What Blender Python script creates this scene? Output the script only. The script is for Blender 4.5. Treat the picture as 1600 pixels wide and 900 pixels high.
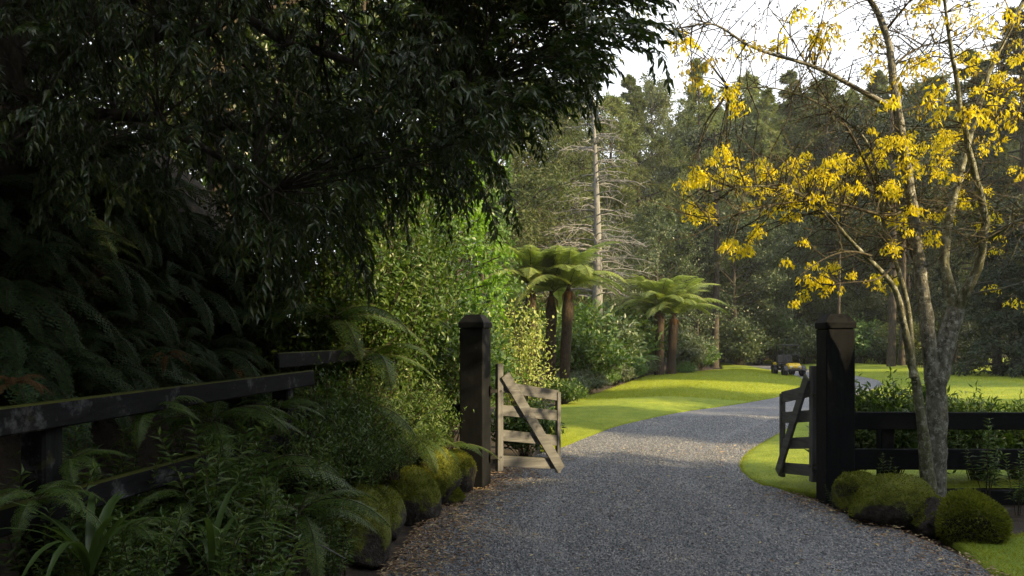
import bpy, math, random
import numpy as np
from mathutils import Vector, Matrix

for o in list(bpy.data.objects):
    bpy.data.objects.remove(o, do_unlink=True)
scene = bpy.context.scene
COL = scene.collection
R = math.radians

# ------------------------------------------------------------------ camera
CAM_H, FPX, HORIZON = 1.75, 1244.4, 530.0
cam_d = bpy.data.cameras.new('camera')
cam_d.lens, cam_d.sensor_width, cam_d.shift_y = 28.0, 36.0, 0.05
cam_d.clip_start, cam_d.clip_end = 0.05, 2000.0
cam = bpy.data.objects.new('camera', cam_d)
cam.location, cam.rotation_euler = (0, 0, CAM_H), (R(90), 0, 0)
COL.objects.link(cam)
scene.camera = cam

# ------------------------------------------------------------------ sky, sun, exposure
SUN_EL, SUN_AZ = 25.0, 120.0            # azimuth clockwise from +Y (the view direction)
sdir = Vector((math.sin(R(SUN_AZ)) * math.cos(R(SUN_EL)), math.cos(R(SUN_AZ)) * math.cos(R(SUN_EL)), math.sin(R(SUN_EL))))
world = bpy.data.worlds.new('World')
scene.world = world
world.use_nodes = True
wt = world.node_tree
wt.nodes.clear()
w_out = wt.nodes.new('ShaderNodeOutputWorld')
w_bg = wt.nodes.new('ShaderNodeBackground')
w_sky = wt.nodes.new('ShaderNodeTexSky')
w_sky.sky_type = 'NISHITA'
w_sky.sun_disc = False
w_sky.sun_elevation, w_sky.sun_rotation = R(SUN_EL), R(SUN_AZ)
w_sky.dust_density = 2.0
w_tc = wt.nodes.new('ShaderNodeTexCoord')
w_noise = wt.nodes.new('ShaderNodeTexNoise')
w_noise.inputs['Scale'].default_value = 2.2
w_noise.inputs['Detail'].default_value = 4.0
w_map = wt.nodes.new('ShaderNodeMapRange')
w_map.inputs[1].default_value, w_map.inputs[2].default_value = 0.3, 0.75
w_map.inputs[3].default_value, w_map.inputs[4].default_value = 0.88, 0.98
w_mix = wt.nodes.new('ShaderNodeMix')
w_mix.data_type = 'RGBA'
w_mix.inputs['B'].default_value = (8.4, 8.7, 9.1, 1)          # a thin veil of pale cloud
wt.links.new(w_tc.outputs['Generated'], w_noise.inputs['Vector'])
wt.links.new(w_noise.outputs['Fac'], w_map.inputs[0])
wt.links.new(w_map.outputs[0], w_mix.inputs['Factor'])
wt.links.new(w_sky.outputs[0], w_mix.inputs['A'])
wt.links.new(w_mix.outputs['Result'], w_bg.inputs['Color'])
w_bg.inputs['Strength'].default_value = 0.09
wt.links.new(w_bg.outputs[0], w_out.inputs[0])

sun_d = bpy.data.lights.new('sun', 'SUN')
sun_d.energy, sun_d.angle, sun_d.color = 5.0, R(0.8), (1.0, 0.77, 0.42)
sun = bpy.data.objects.new('sun', sun_d)
sun.rotation_euler = sdir.to_track_quat('Z', 'Y').to_euler()
COL.objects.link(sun)
vs = scene.view_settings
vs.view_transform, vs.look, vs.gamma, vs.exposure, vs.use_curve_mapping = 'Standard', 'None', 1.0, 1.2, False
scene.cycles.max_bounces = 6
scene.cycles.diffuse_bounces = 3
scene.cycles.transmission_bounces = 4
scene.cycles.transparent_max_bounces = 4

# ------------------------------------------------------------------ helpers
def G(x, y, z=0.0):
    """photo pixel -> point on the level z"""
    d = (CAM_H - z) * FPX / (y - HORIZON)
    return np.array(((x - 800) * d / FPX, d, z))
def AT(x, y, d):
    return np.array(((x - 800) * d / FPX, d, CAM_H + (HORIZON - y) * d / FPX))
def rng_(s):
    return np.random.default_rng(s)
def nrm(a):
    return a / np.maximum(np.linalg.norm(a, axis=-1, keepdims=True), 1e-9)

class MB:
    """collects faces, builds one mesh"""
    def __init__(s):
        s.v, s.f, s.m, s.n = [], [], [], 0
    def add(s, V, F, mi=0):
        V = np.asarray(V, float).reshape(-1, 3)
        F = np.asarray(F, int)
        s.v.append(V); s.f.append(F + s.n); s.m.append(np.full(len(F), mi)); s.n += len(V)
        return s
    def mesh(s, name, mats, smooth=False):
        me = bpy.data.meshes.new(name)
        V = np.concatenate(s.v)
        tot = np.concatenate([np.full(len(f), f.shape[1]) for f in s.f])
        idx = np.concatenate([f.ravel() for f in s.f])
        me.vertices.add(len(V)); me.vertices.foreach_set('co', V.astype(np.float32).ravel())
        me.loops.add(len(idx)); me.loops.foreach_set('vertex_index', idx.astype(np.int32))
        me.polygons.add(len(tot))
        st = np.concatenate(([0], np.cumsum(tot)[:-1]))
        me.polygons.foreach_set('loop_start', st.astype(np.int32))
        me.polygons.foreach_set('material_index', np.concatenate(s.m).astype(np.int32))
        me.polygons.foreach_set('use_smooth', np.full(len(tot), bool(smooth)))
        me.update(calc_edges=True)
        me.validate()
        for m in (mats if isinstance(mats, (list, tuple)) else [mats]):
            me.materials.append(m)
        return me
    def obj(s, name, mats, parent=None, smooth=False, loc=None):
        return link(name, s.mesh(name, mats, smooth), parent, loc)

def link(name, data, parent=None, loc=None, rot=None, scale=None):
    o = bpy.data.objects.new(name, data)
    COL.objects.link(o)
    if parent is not None: o.parent = parent
    if loc is not None: o.location = loc
    if rot is not None: o.rotation_euler = rot
    if scale is not None: o.scale = (scale,) * 3 if np.isscalar(scale) else scale
    return o
def tag(o, label=None, cat=None, group=None, kind=None):
    if label: o['label'] = label
    if cat: o['category'] = cat
    if group: o['group'] = group
    if kind: o['kind'] = kind
    return o
def thing(name, label, cat, loc=(0, 0, 0), rz=0.0, group=None, scale=None):
    return tag(link(name, None, None, loc, (0, 0, rz), scale), label, cat, group)
def copy_tree(o, parent=None):
    c = o.copy(); COL.objects.link(c); c.parent = parent
    for ch in o.children: copy_tree(ch, c)
    return c

def frames(d, n):
    """columns: side, along, normal"""
    d = nrm(d); s = nrm(np.cross(d, n)); n2 = np.cross(s, d)
    return np.stack((s, d, n2), axis=2)
def scatter(tv, tf, P, Rm, S):
    """template scattered on points P with frames Rm and scales S (N or N,3)"""
    P = np.asarray(P); N, k = len(P), len(tv)
    S = np.asarray(S, float)
    if S.ndim == 1: S = np.repeat(S[:, None], 3, 1)
    V = np.einsum('nij,nkj->nki', Rm, tv[None] * S[:, None, :]) + P[:, None, :]
    F = tf[None] + (np.arange(N) * k)[:, None, None]
    return V.reshape(-1, 3), F.reshape(-1, tf.shape[1])
def rand_dirs(r, n):
    return nrm(r.normal(size=(n, 3)))
def tube(pts, rad, n=6, cap=True):
    pts = np.asarray(pts, float); m = len(pts)
    rad = np.full(m, rad) if np.isscalar(rad) else np.asarray(rad, float)
    t = nrm(np.gradient(pts, axis=0))
    ref = np.array((0, 0, 1.0)) if abs(t[0][2]) < 0.9 else np.array((1.0, 0, 0))
    a = nrm(np.cross(t, ref)); b = np.cross(t, a)
    ang = np.linspace(0, 2 * math.pi, n, endpoint=False)
    V = pts[:, None, :] + rad[:, None, None] * (np.cos(ang)[None, :, None] * a[:, None, :] + np.sin(ang)[None, :, None] * b[:, None, :])
    i = np.arange(m - 1)[:, None] * n; j = np.arange(n)[None]; j2 = (j + 1) % n
    F = np.stack((i + j, i + j2, i + n + j2, i + n + j), axis=2).reshape(-1, 4)
    return V.reshape(-1, 3), F
def box(c, s, bev=0.0, rot=None):
    """a box with chamfered vertical and horizontal edges"""
    hx, hy, hz = s[0] / 2, s[1] / 2, s[2] / 2
    b = min(bev, hx * .9, hy * .9, hz * .9)
    def ring(ix, iy, z):
        return [(hx - ix, -hy + iy + b * 0, z), ]
    prof = [(-hz, b), (-hz + b, 0), (hz - b, 0), (hz, b)] if b > 0 else [(-hz, 0), (hz, 0)]
    V = []
    for z, inn in prof:
        x, y = hx - inn, hy - inn
        c2 = b if b > 0 else 0
        if c2: V += [(x - c2, -y, z), (x, -y + c2, z), (x, y - c2, z), (x - c2, y, z), (-x + c2, y, z), (-x, y - c2, z), (-x, -y + c2, z), (-x + c2, -y, z)]
        else: V += [(x, -y, z), (x, y, z), (-x, y, z), (-x, -y, z)]
    n = 8 if b > 0 else 4
    F = []
    for k in range(len(prof) - 1):
        for j in range(n):
            F.append((k * n + j, k * n + (j + 1) % n, (k + 1) * n + (j + 1) % n, (k + 1) * n + j))
    V = np.array(V)
    top = (len(prof) - 1) * n
    if n == 4:
        F += [(3, 2, 1, 0), (top, top + 1, top + 2, top + 3)]
    else:
        for q in ((0, 1, 2, 3), (0, 3, 4, 7), (4, 5, 6, 7)):
            F.append(tuple(top + k for k in q)); F.append(tuple(reversed(q)))
    if rot is not None: V = V @ np.array(rot).T
    return V + np.array(c), np.array(F)
def rotm(ax, a):
    return np.array(Matrix.Rotation(a, 3, ax))
def bar(p0, p1, w, h, bev=0.006, up=(0, 0, 1)):
    """box beam between two points: w across, h along up"""
    p0, p1 = np.array(p0, float), np.array(p1, float)
    d = p1 - p0; L = np.linalg.norm(d); d = d / L
    s = np.cross(d, np.array(up, float)); s /= np.linalg.norm(s); u = np.cross(s, d)
    return box((p0 + p1) / 2, (L, w, h), bev, np.stack((d, s, u), axis=1))
def grad_noise(P, seed, freq=1.0, octs=3):
    """cheap smooth pseudo noise from sines"""
    r = rng_(seed); out = np.zeros(len(P)); a = 1.0
    for _ in range(octs):
        for _ in range(4):
            k = rand_dirs(r, 1)[0] * freq * r.uniform(.7, 1.5)
            out += a * np.sin(P @ k * 6.28 + r.uniform(0, 6.28)) / 4
        a *= .5; freq *= 2.1
    return out

# leaf templates: x across, y along, z normal
T_LANCE = (np.array(((0, 0, 0), (.5, .38, .07), (-.5, .38, .07), (0, .45, 0), (0, 1, -.14))), np.array(((0, 1, 3), (0, 3, 2), (1, 4, 3), (3, 4, 2))))
T_DIA = (np.array(((0, 0, 0), (.5, .45, .06), (0, 1, -.05), (-.5, .45, .06))), np.array(((0, 1, 2), (0, 2, 3))))
T_OVAL = (np.array(((0, 0, 0), (.38, .2, .05), (.5, .5, .06), (.3, .82, .02), (0, 1, -.08), (-.3, .82, .02), (-.5, .5, .06), (-.38, .2, .05), (0, .5, 0))),
          np.array([(i, (i + 1) % 8, 8) for i in range(8)]))
T_TRI = (np.array(((-.5, 0, 0), (.5, 0, 0), (0, 1, 0))), np.array(((0, 1, 2),)))

# ------------------------------------------------------------------ materials
def nt(name):
    m = bpy.data.materials.new(name); m.use_nodes = True
    t = m.node_tree; b = t.nodes['Principled BSDF']
    return m, t, b, t.nodes['Material Output']
def ramp(t, stops, interp='LINEAR'):
    n = t.nodes.new('ShaderNodeValToRGB'); n.color_ramp.interpolation = interp
    els = n.color_ramp.elements
    while len(els) < len(stops): els.new(0.5)
    for e, (p, c) in zip(els, stops): e.position = p; e.color = (*c, 1)
    return n
def noise(t, scale, detail=4, rough=.55, coord='Object', vec=None):
    n = t.nodes.new('ShaderNodeTexNoise')
    n.inputs['Scale'].default_value, n.inputs['Detail'].default_value, n.inputs['Roughness'].default_value = scale, detail, rough
    if vec is None:
        tc = t.nodes.new('ShaderNodeTexCoord'); vec = tc.outputs[coord]
    t.links.new(vec, n.inputs['Vector'])
    return n
def mixc(t, fac, a, b, mode='MIX'):
    n = t.nodes.new('ShaderNodeMix'); n.data_type = 'RGBA'; n.blend_type = mode
    for s, v in (('Factor', fac), ('A', a), ('B', b)):
        i = n.inputs[s]
        if s == 'Factor': i = n.inputs[0]
        if hasattr(v, 'is_linked') or isinstance(v, bpy.types.NodeSocket): t.links.new(v, i)
        elif isinstance(v, (int, float)): i.default_value = v
        else: i.default_value = (*v, 1)
    return n.outputs['Result']
def bump(t, b, h, strength=.5, dist=.02):
    n = t.nodes.new('ShaderNodeBump'); n.inputs['Strength'].default_value, n.inputs['Distance'].default_value = strength, dist
    t.links.new(h, n.inputs['Height']); t.links.new(n.outputs[0], b.inputs['Normal'])
def leaf_mat(name, cols, rough=.45, transl=.3, spec=.5, tcol=None, patch=None):
    """leaf by leaf colour from the palette, thin and a little translucent"""
    m, t, b, out = nt(name)
    g = t.nodes.new('ShaderNodeNewGeometry')
    r = ramp(t, [(i / max(1, len(cols) - 1), c) for i, c in enumerate(cols)])
    t.links.new(g.outputs['Random Per Island'], r.inputs[0])
    col = r.outputs[0]
    if patch:
        n = noise(t, patch[0], 2)
        rr = ramp(t, [(.38, (0, 0, 0)), (.66, (1, 1, 1))]); t.links.new(n.outputs['Fac'], rr.inputs[0])
        col = mixc(t, rr.outputs[0], col, patch[1], 'MULTIPLY')
    t.links.new(col, b.inputs['Base Color'])
    b.inputs['Roughness'].default_value = rough
    b.inputs['Specular IOR Level'].default_value = spec
    if transl > 0:
        tr = t.nodes.new('ShaderNodeBsdfTranslucent')
        c2 = mixc(t, 1.0, col, tcol or (1.5, 1.5, .7), 'MULTIPLY')
        t.links.new(c2, tr.inputs['Color'])
        mx = t.nodes.new('ShaderNodeMixShader'); mx.inputs[0].default_value = transl
        t.links.new(b.outputs[0], mx.inputs[1]); t.links.new(tr.outputs[0], mx.inputs[2]); t.links.new(mx.outputs[0], out.inputs['Surface'])
    return m
def plain(name, c, rough=.6, metal=0.0, spec=.5):
    m, t, b, out = nt(name)
    n = noise(t, 14, 4); r = ramp(t, [(.3, tuple(x * .75 for x in c)), (.7, tuple(min(1, x * 1.2) for x in c))])
    t.links.new(n.outputs['Fac'], r.inputs[0]); t.links.new(r.outputs[0], b.inputs['Base Color'])
    b.inputs['Roughness'].default_value, b.inputs['Metallic'].default_value, b.inputs['Specular IOR Level'].default_value = rough, metal, spec
    return m
def bark_mat(name, dark, mid, light, scale=6, stretch=.25, lichen=None, bs=.6):
    m, t, b, out = nt(name)
    tc = t.nodes.new('ShaderNodeTexCoord'); mp = t.nodes.new('ShaderNodeMapping'); mp.inputs['Scale'].default_value = (1, 1, stretch)
    t.links.new(tc.outputs['Object'], mp.inputs[0])
    n = noise(t, scale * 3, 6, .65, vec=mp.outputs[0])
    r = ramp(t, [(.3, dark), (.5, mid), (.72, light)]); t.links.new(n.outputs['Fac'], r.inputs[0])
    col = r.outputs[0]
    if lichen:
        n2 = noise(t, scale * 2.6, 9, .78, vec=tc.outputs['Object'])
        r2 = ramp(t, [(.52, (0, 0, 0)), (.60, (1, 1, 1))]); t.links.new(n2.outputs['Fac'], r2.inputs[0])
        col = mixc(t, r2.outputs[0], col, lichen)
    t.links.new(col, b.inputs['Base Color']); b.inputs['Roughness'].default_value = .9
    b.inputs['Specular IOR Level'].default_value = .2
    bump(t, b, n.outputs['Fac'], bs, .03)
    return m
def timber_mat(name, dark, light, moss=None, scale=3.0, weath=None, axis=0):
    m, t, b, out = nt(name)
    tc = t.nodes.new('ShaderNodeTexCoord'); mp = t.nodes.new('ShaderNodeMapping'); mp.inputs['Scale'].default_value = [1 if k == axis else 12 for k in range(3)]
    t.links.new(tc.outputs['Object'], mp.inputs[0])
    n = noise(t, scale, 6, .65, vec=mp.outputs[0])
    r = ramp(t, [(.3, dark), (.7, light)]); t.links.new(n.outputs['Fac'], r.inputs[0]); col = r.outputs[0]
    if weath:
        n3 = noise(t, 5.0, 6, .7, vec=tc.outputs['Object'])
        r3 = ramp(t, [(.56, (0, 0, 0)), (.68, (1, 1, 1))]); t.links.new(n3.outputs['Fac'], r3.inputs[0])
        col = mixc(t, r3.outputs[0], col, weath)
    if moss:
        n2 = noise(t, 7, 4, .6, vec=tc.outputs['Object'])
        g = t.nodes.new('ShaderNodeNewGeometry'); sx = t.nodes.new('ShaderNodeSeparateXYZ'); t.links.new(g.outputs['Normal'], sx.inputs[0])
        ad = t.nodes.new('ShaderNodeMath'); ad.operation = 'MULTIPLY_ADD'; ad.inputs[1].default_value = .55
        t.links.new(sx.outputs['Z'], ad.inputs[0]); t.links.new(n2.outputs['Fac'], ad.inputs[2])
        r2 = ramp(t, [(.62, (0, 0, 0)), (.85, (1, 1, 1))]); t.links.new(ad.outputs[0], r2.inputs[0])
        col = mixc(t, r2.outputs[0], col, moss)
    t.links.new(col, b.inputs['Base Color']); b.inputs['Roughness'].default_value = .8
    b.inputs['Specular IOR Level'].default_value = .12
    bump(t, b, n.outputs['Fac'], .35, .006)
    return m

M = {}
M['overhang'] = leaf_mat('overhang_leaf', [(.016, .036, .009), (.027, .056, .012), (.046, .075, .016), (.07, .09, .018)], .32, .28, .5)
M['fern_dark'] = leaf_mat('dark_fern', [(.022, .052, .020), (.036, .08, .028), (.056, .10, .03), (.066, .08, .025)], .55, .2, .3)
M['hedge'] = leaf_mat('hedge_leaf', [(.03, .065, .012), (.05, .105, .018), (.08, .14, .024), (.11, .16, .028)], .4, .32, .42)
M['undergrowth'] = leaf_mat('undergrowth_leaf', [(.034, .07, .016), (.056, .11, .022), (.09, .145, .03), (.12, .165, .03)], .42, .3, .4)
M['bright'] = leaf_mat('bright_leaf', [(.09, .19, .02), (.13, .26, .025), (.18, .32, .03)], .45, .45, .4, (1.6, 1.5, .5))
M['midgreen'] = leaf_mat('midgreen_leaf', [(.06, .12, .03), (.09, .17, .04), (.13, .21, .05)], .4, .35, .5)
M['varieg'] = leaf_mat('variegated_leaf', [(.16, .22, .05), (.30, .36, .10), (.45, .48, .18), (.2, .28, .05)], .5, .35, .35)
M['treefern'] = leaf_mat('tree_fern_frond', [(.18, .235, .07), (.24, .30, .09), (.29, .345, .11)], .5, .4, .35, (1.3, 1.4, .6))
M['conifer'] = leaf_mat('conifer_leaf', [(.06, .085, .028), (.09, .115, .04), (.12, .14, .052), (.145, .16, .07)], .6, .35, .3, patch=(.35, (.55, .62, .6)))
M['conifer_pale'] = leaf_mat('pale_conifer_leaf', [(.10, .14, .05), (.14, .18, .065), (.18, .21, .09), (.2, .22, .08)], .6, .35, .3, patch=(.4, (.6, .68, .65)))
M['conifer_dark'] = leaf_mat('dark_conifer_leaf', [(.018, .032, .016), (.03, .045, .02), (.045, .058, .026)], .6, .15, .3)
M['broad'] = leaf_mat('broad_leaf', [(.04, .07, .028), (.065, .10, .04), (.095, .13, .05), (.12, .155, .075)], .35, .25, .55)
M['greyshrub'] = leaf_mat('greygreen_leaf', [(.07, .10, .06), (.11, .14, .08), (.16, .19, .11)], .45, .25, .4)
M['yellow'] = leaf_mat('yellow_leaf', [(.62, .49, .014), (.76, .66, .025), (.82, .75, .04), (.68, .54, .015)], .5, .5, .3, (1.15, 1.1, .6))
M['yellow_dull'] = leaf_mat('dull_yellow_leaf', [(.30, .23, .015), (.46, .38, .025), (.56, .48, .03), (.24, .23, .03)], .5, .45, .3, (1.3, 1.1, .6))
M['pods'] = leaf_mat('small_dark_leaf', [(.04, .04, .012), (.07, .06, .015), (.10, .10, .02)], .6, .2, .3)
M['strap'] = leaf_mat('strap_leaf', [(.05, .09, .025), (.08, .13, .035)], .35, .3, .5)
M['rust'] = leaf_mat('dead_frond', [(.10, .05, .02), (.16, .08, .03), (.07, .04, .018)], .8, .15, .2)
M['moss'] = leaf_mat('moss_tuft', [(.09, .11, .014), (.15, .175, .022), (.22, .235, .03)], .8, .3, .2)
M['grass'] = leaf_mat('grass_blade', [(.22, .265, .026), (.30, .35, .038), (.38, .42, .055)], .6, .4, .25, (1.4, 1.3, .6))
M['bark'] = bark_mat('forest_bark', (.02, .016, .012), (.06, .05, .038), (.12, .10, .08))
M['bark_dead'] = bark_mat('dead_wood', (.10, .098, .094), (.20, .196, .19), (.30, .295, .285))
M['bark_y'] = bark_mat('lichen_bark', (.035, .032, .025), (.15, .145, .12), (.30, .29, .26), 7, .5, (.40, .41, .38), .9)
M['bark_moss'] = bark_mat('mossy_stem_bark', (.035, .035, .02), (.13, .13, .08), (.24, .24, .18), 7, .5, (.36, .37, .32), .8)
M['twig'] = bark_mat('twig_bark', (.03, .026, .018), (.07, .06, .04), (.12, .105, .07), 12)
M['fern_trunk'] = bark_mat('fern_trunk', (.02, .014, .009), (.048, .034, .023), (.085, .062, .044), 9, .35, None, 1.0)
for ax, sfx in ((0, ''), (1, '_y'), (2, '_z')):
    M['black_timber' + sfx] = timber_mat('black_stained_timber' + sfx, (.005, .0055, .0068), (.011, .012, .014), weath=(.017, .018, .02), axis=ax)
    M['old_rail' + sfx] = timber_mat('old_dark_rail' + sfx, (.007, .007, .008), (.018, .018, .02), moss=(.05, .055, .01), weath=(.10, .104, .108), axis=ax)
    M['gate_timber' + sfx] = timber_mat('weathered_gate_timber' + sfx, (.095, .097, .10), (.205, .205, .208), moss=(.09, .09, .055), scale=2.2, axis=ax)
M['iron'] = plain('black_iron', (.012, .012, .012), .5, .6)
M['bolt'] = plain('bolt_steel', (.25, .24, .22), .4, .9)

# ------------------------------------------------------------------ ground, drive, lawns
LEFT = np.array([(-.95, -6), (-.92, 2), (-.83, 5.88), (-.65, 8.06), (-.24, 10.1), (.82, 12.8), (2.03, 15.8), (3.95, 18.9), (5.94, 21.1), (7.9, 23.7), (10.5, 29), (12.07, 32.5), (12.9, 35.6), (13.5, 38.2), (15.0, 48.4), (15.6, 56), (15.8, 66)])
RIGHT = np.array([(3.3, -6), (3.4, 2), (3.5, 5.6), (3.46, 7.14), (3.26, 8.2), (2.97, 8.9), (2.9, 10.1), (3.2, 11.3), (3.65, 12.3), (5.1, 15), (7.1, 18.6), (11.2, 25.4), (14.0, 30), (15.5, 33.6), (16.3, 37.5), (16.8, 43.5), (17.6, 53), (18, 66)])
def smooth_curve(c):
    y = c[:, 1]
    t = np.concatenate(([0], np.cumsum(np.linalg.norm(np.diff(c, axis=0), axis=1))))
    tt = np.arange(0, t[-1], .15)
    x2, y2 = np.interp(tt, t, c[:, 0]), np.interp(tt, t, y)
    k = np.ones(13) / 13
    xp, yp = np.pad(x2, 6, mode='edge'), np.pad(y2, 6, mode='edge')
    return np.convolve(xp, k, 'valid'), np.maximum.accumulate(np.convolve(yp, k, 'valid'))
LX, LY = smooth_curve(LEFT); RX, RY = smooth_curve(RIGHT)
def xl(y): return np.interp(y, LY, LX)
def xr(y): return np.interp(y, RY, RX)
def xfence(y): return -2.2 + .164 * (np.minimum(y, 9.3) - 3.7)
def sm(a, b, v):
    t = np.clip((v - a) / (b - a), 0, 1); return t * t * (3 - 2 * t)
def ground_z(x, y):
    x, y = np.asarray(x, float), np.asarray(y, float)
    side = xl(y) - .25 - x
    z = .42 * sm(0, .7, side) * (1 - sm(9, 11.5, y))
    s = xfence(y) - .35 - x
    z = z + 3.6 * sm(0, 2.6, s) * (1 - sm(10, 16, y))
    z = z + 2.0 * sm(4, 20, s) * (1 - sm(10, 30, y)) * 0
    return z
gx = np.unique(np.concatenate((np.arange(-8, 12, .2), np.linspace(-180, -8, 40), np.linspace(12, 180, 40))))
gy = np.unique(np.concatenate((np.arange(-3, 16, .2), np.linspace(-80, -3, 30), np.linspace(16, 300, 80))))
XX, YY = np.meshgrid(gx, gy)
PP = np.stack((XX.ravel(), YY.ravel(), np.zeros(XX.size)), 1)
ZZ = ground_z(PP[:, 0], PP[:, 1]) + .03 * grad_noise(PP, 5, .35) * (np.abs(ground_z(PP[:, 0], PP[:, 1])) > .2) - .03
PP[:, 2] = ZZ
i = np.arange(len(gy) - 1)[:, None] * len(gx) + np.arange(len(gx) - 1)[None]
GF = np.stack((i, i + 1, i + 1 + len(gx), i + len(gx)), 2).reshape(-1, 4)
m, t, b, out = nt('forest_soil')
n = noise(t, 6, 8, .7); r = ramp(t, [(.3, (.012, .009, .006)), (.55, (.04, .028, .018)), (.75, (.085, .055, .032))]); t.links.new(n.outputs['Fac'], r.inputs[0])
t.links.new(r.outputs[0], b.inputs['Base Color']); b.inputs['Roughness'].default_value = .95; bump(t, b, n.outputs['Fac'], .8, .05)
M['soil'] = m
tag(MB().add(PP, GF).obj('ground', M['soil'], smooth=True), kind='structure')

m, t, b, out = nt('gravel_base')
tc = t.nodes.new('ShaderNodeTexCoord')
vo = t.nodes.new('ShaderNodeTexVoronoi'); vo.inputs['Scale'].default_value = 60; t.links.new(tc.outputs['Object'], vo.inputs['Vector'])
bw = t.nodes.new('ShaderNodeRGBToBW'); t.links.new(vo.outputs['Color'], bw.inputs[0])
r = ramp(t, [(.1, (.06, .063, .072)), (.5, (.14, .146, .162)), (.85, (.27, .272, .285))]); t.links.new(bw.outputs[0], r.inputs[0])
n = noise(t, .9, 4); r2 = ramp(t, [(.3, (.72, .72, .74)), (.7, (1.1, 1.08, 1.05))]); t.links.new(n.outputs['Fac'], r2.inputs[0])
t.links.new(mixc(t, 1.0, r.outputs[0], r2.outputs[0], 'MULTIPLY'), b.inputs['Base Color'])
b.inputs['Roughness'].default_value = .75; bump(t, b, vo.outputs['Distance'], .8, .015)
M['gravel'] = m
ty = np.unique(np.concatenate((np.arange(-6, 20, .2), np.arange(20, 62.1, .5))))
nu = 14
u = np.linspace(0, 1, nu)
a, c = xl(ty) - .12, xr(ty) + .12
DX = a[:, None] + (c - a)[:, None] * u
DY = np.repeat(ty[:, None], nu, 1)
DZ = .012 + .02 * np.sin(u * math.pi)[None] - .014 * np.exp(-((u - .27) / .09) ** 2)[None] - .014 * np.exp(-((u - .72) / .09) ** 2)[None] + 0 * DX
i = np.arange(len(ty) - 1)[:, None] * nu + np.arange(nu - 1)[None]
DF = np.stack((i, i + 1, i + 1 + nu, i + nu), 2).reshape(-1, 4)
drive = tag(MB().add(np.stack((DX, DY, DZ), 2), DF).obj('driveway', M['gravel'], smooth=True), kind='structure')

# loose stones on the near drive
m, t, b, out = nt('gravel_stone')
g = t.nodes.new('ShaderNodeNewGeometry')
r = ramp(t, [(0, (.045, .05, .062)), (.4, (.11, .118, .138)), (.75, (.19, .195, .215)), (.93, (.30, .298, .29)), (1, (.42, .38, .32))]); t.links.new(g.outputs['Random Per Island'], r.inputs[0])
t.links.new(r.outputs[0], b.inputs['Base Color']); b.inputs['Roughness'].default_value = .55
M['stone'] = m
rg = rng_(11)
T_STONE = (np.array(((1, 0, 0), (-.1, .9, 0), (-.9, -.2, 0), (.1, -.8, .1), (.1, .1, .75))), np.array(((0, 1, 4), (1, 2, 4), (2, 3, 4), (3, 0, 4))))
N = 120000
sy = 5.2 + (18 - 5.2) * rg.random(N) ** 1.45
su = rg.random(N)
sx = xl(sy) - .1 + (xr(sy) - xl(sy) + .2) * su
sz = .016 + .02 * np.sin(su * math.pi) - .014 * np.exp(-((su - .27) / .09) ** 2) - .014 * np.exp(-((su - .72) / .09) ** 2)
ang = rg.uniform(0, 6.28, N)
nn = nrm(np.stack((rg.normal(0, .35, N), rg.normal(0, .35, N), np.ones(N)), 1))
V, F = scatter(*T_STONE, np.stack((sx, sy, sz - .004), 1), frames(np.stack((np.cos(ang), np.sin(ang), np.zeros(N)), 1), nn), np.abs(rg.normal(.008, .0035, N)) + .003)
tag(MB().add(V, F).obj('loose_gravel', M['stone'], drive), kind='stuff')

# lawns
m, t, b, out = nt('lawn_grass')
n1 = noise(t, 38, 8, .85); n2 = noise(t, .55, 4, .6); n3 = noise(t, 3.2, 9, .8)
r = ramp(t, [(.3, (.11, .145, .016)), (.5, (.215, .265, .034)), (.7, (.33, .375, .06))]); t.links.new(n1.outputs['Fac'], r.inputs[0])
r2 = ramp(t, [(.3, (.70, .82, .75)), (.7, (1.16, 1.06, .95))]); t.links.new(n2.outputs['Fac'], r2.inputs[0])
r3 = ramp(t, [(.32, (.5, .62, .55)), (.68, (1.25, 1.2, 1.15))]); t.links.new(n3.outputs['Fac'], r3.inputs[0])
t.links.new(mixc(t, 1.0, mixc(t, 1.0, r.outputs[0], r2.outputs[0], 'MULTIPLY'), r3.outputs[0], 'MULTIPLY'), b.inputs['Base Color'])
b.inputs['Roughness'].default_value = .85; b.inputs['Specular IOR Level'].default_value = .2; bump(t, b, n1.outputs['Fac'], .5, .02)
M['lawn'] = m
BED = np.array([(.45, 12.2), (.5, 13.6), (.85, 19.8), (2.2, 23.7), (4.6, 31.6), (6.6, 38.2), (9.2, 41), (12.2, 46), (14.6, 56), (15.0, 66)])
def xbed(y): return np.interp(y, BED[:, 1], BED[:, 0])
def lawn_z(x, y, lo, hi):
    e = np.minimum(x - lo, hi - x)
    return .022 + .07 * sm(0, 1.6, e) + .022 * sm(0, .10, e) + .16 * sm(.6, 4, e) * (.5 + .5 * np.sin(x * .5 + y * .21))
def strip(name, ty, lo, hi, nu, mat):
    uu = (1 - np.cos(np.linspace(0, math.pi, nu))) / 2
    X = lo[:, None] + (hi - lo)[:, None] * uu; Y = np.repeat(ty[:, None], nu, 1)
    Z = lawn_z(X, Y, lo[:, None], hi[:, None])
    Z[:, 0] = Z[:, -1] = -.02
    i = np.arange(len(ty) - 1)[:, None] * nu + np.arange(nu - 1)[None]
    F = np.stack((i, i + 1, i + 1 + nu, i + nu), 2).reshape(-1, 4)
    return tag(MB().add(np.stack((X, Y, Z), 2), F).obj(name, mat, smooth=True), kind='structure')
tyl = np.unique(np.concatenate((np.arange(12.2, 30, .2), np.arange(30, 64, .6))))
lawn_l = strip('lawn', tyl, np.minimum(xbed(tyl), xl(tyl) - .05), xl(tyl), 40, M['lawn'])
tyr = np.unique(np.concatenate((np.arange(8.75, 30, .2), np.arange(30, 64, .6))))
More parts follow.
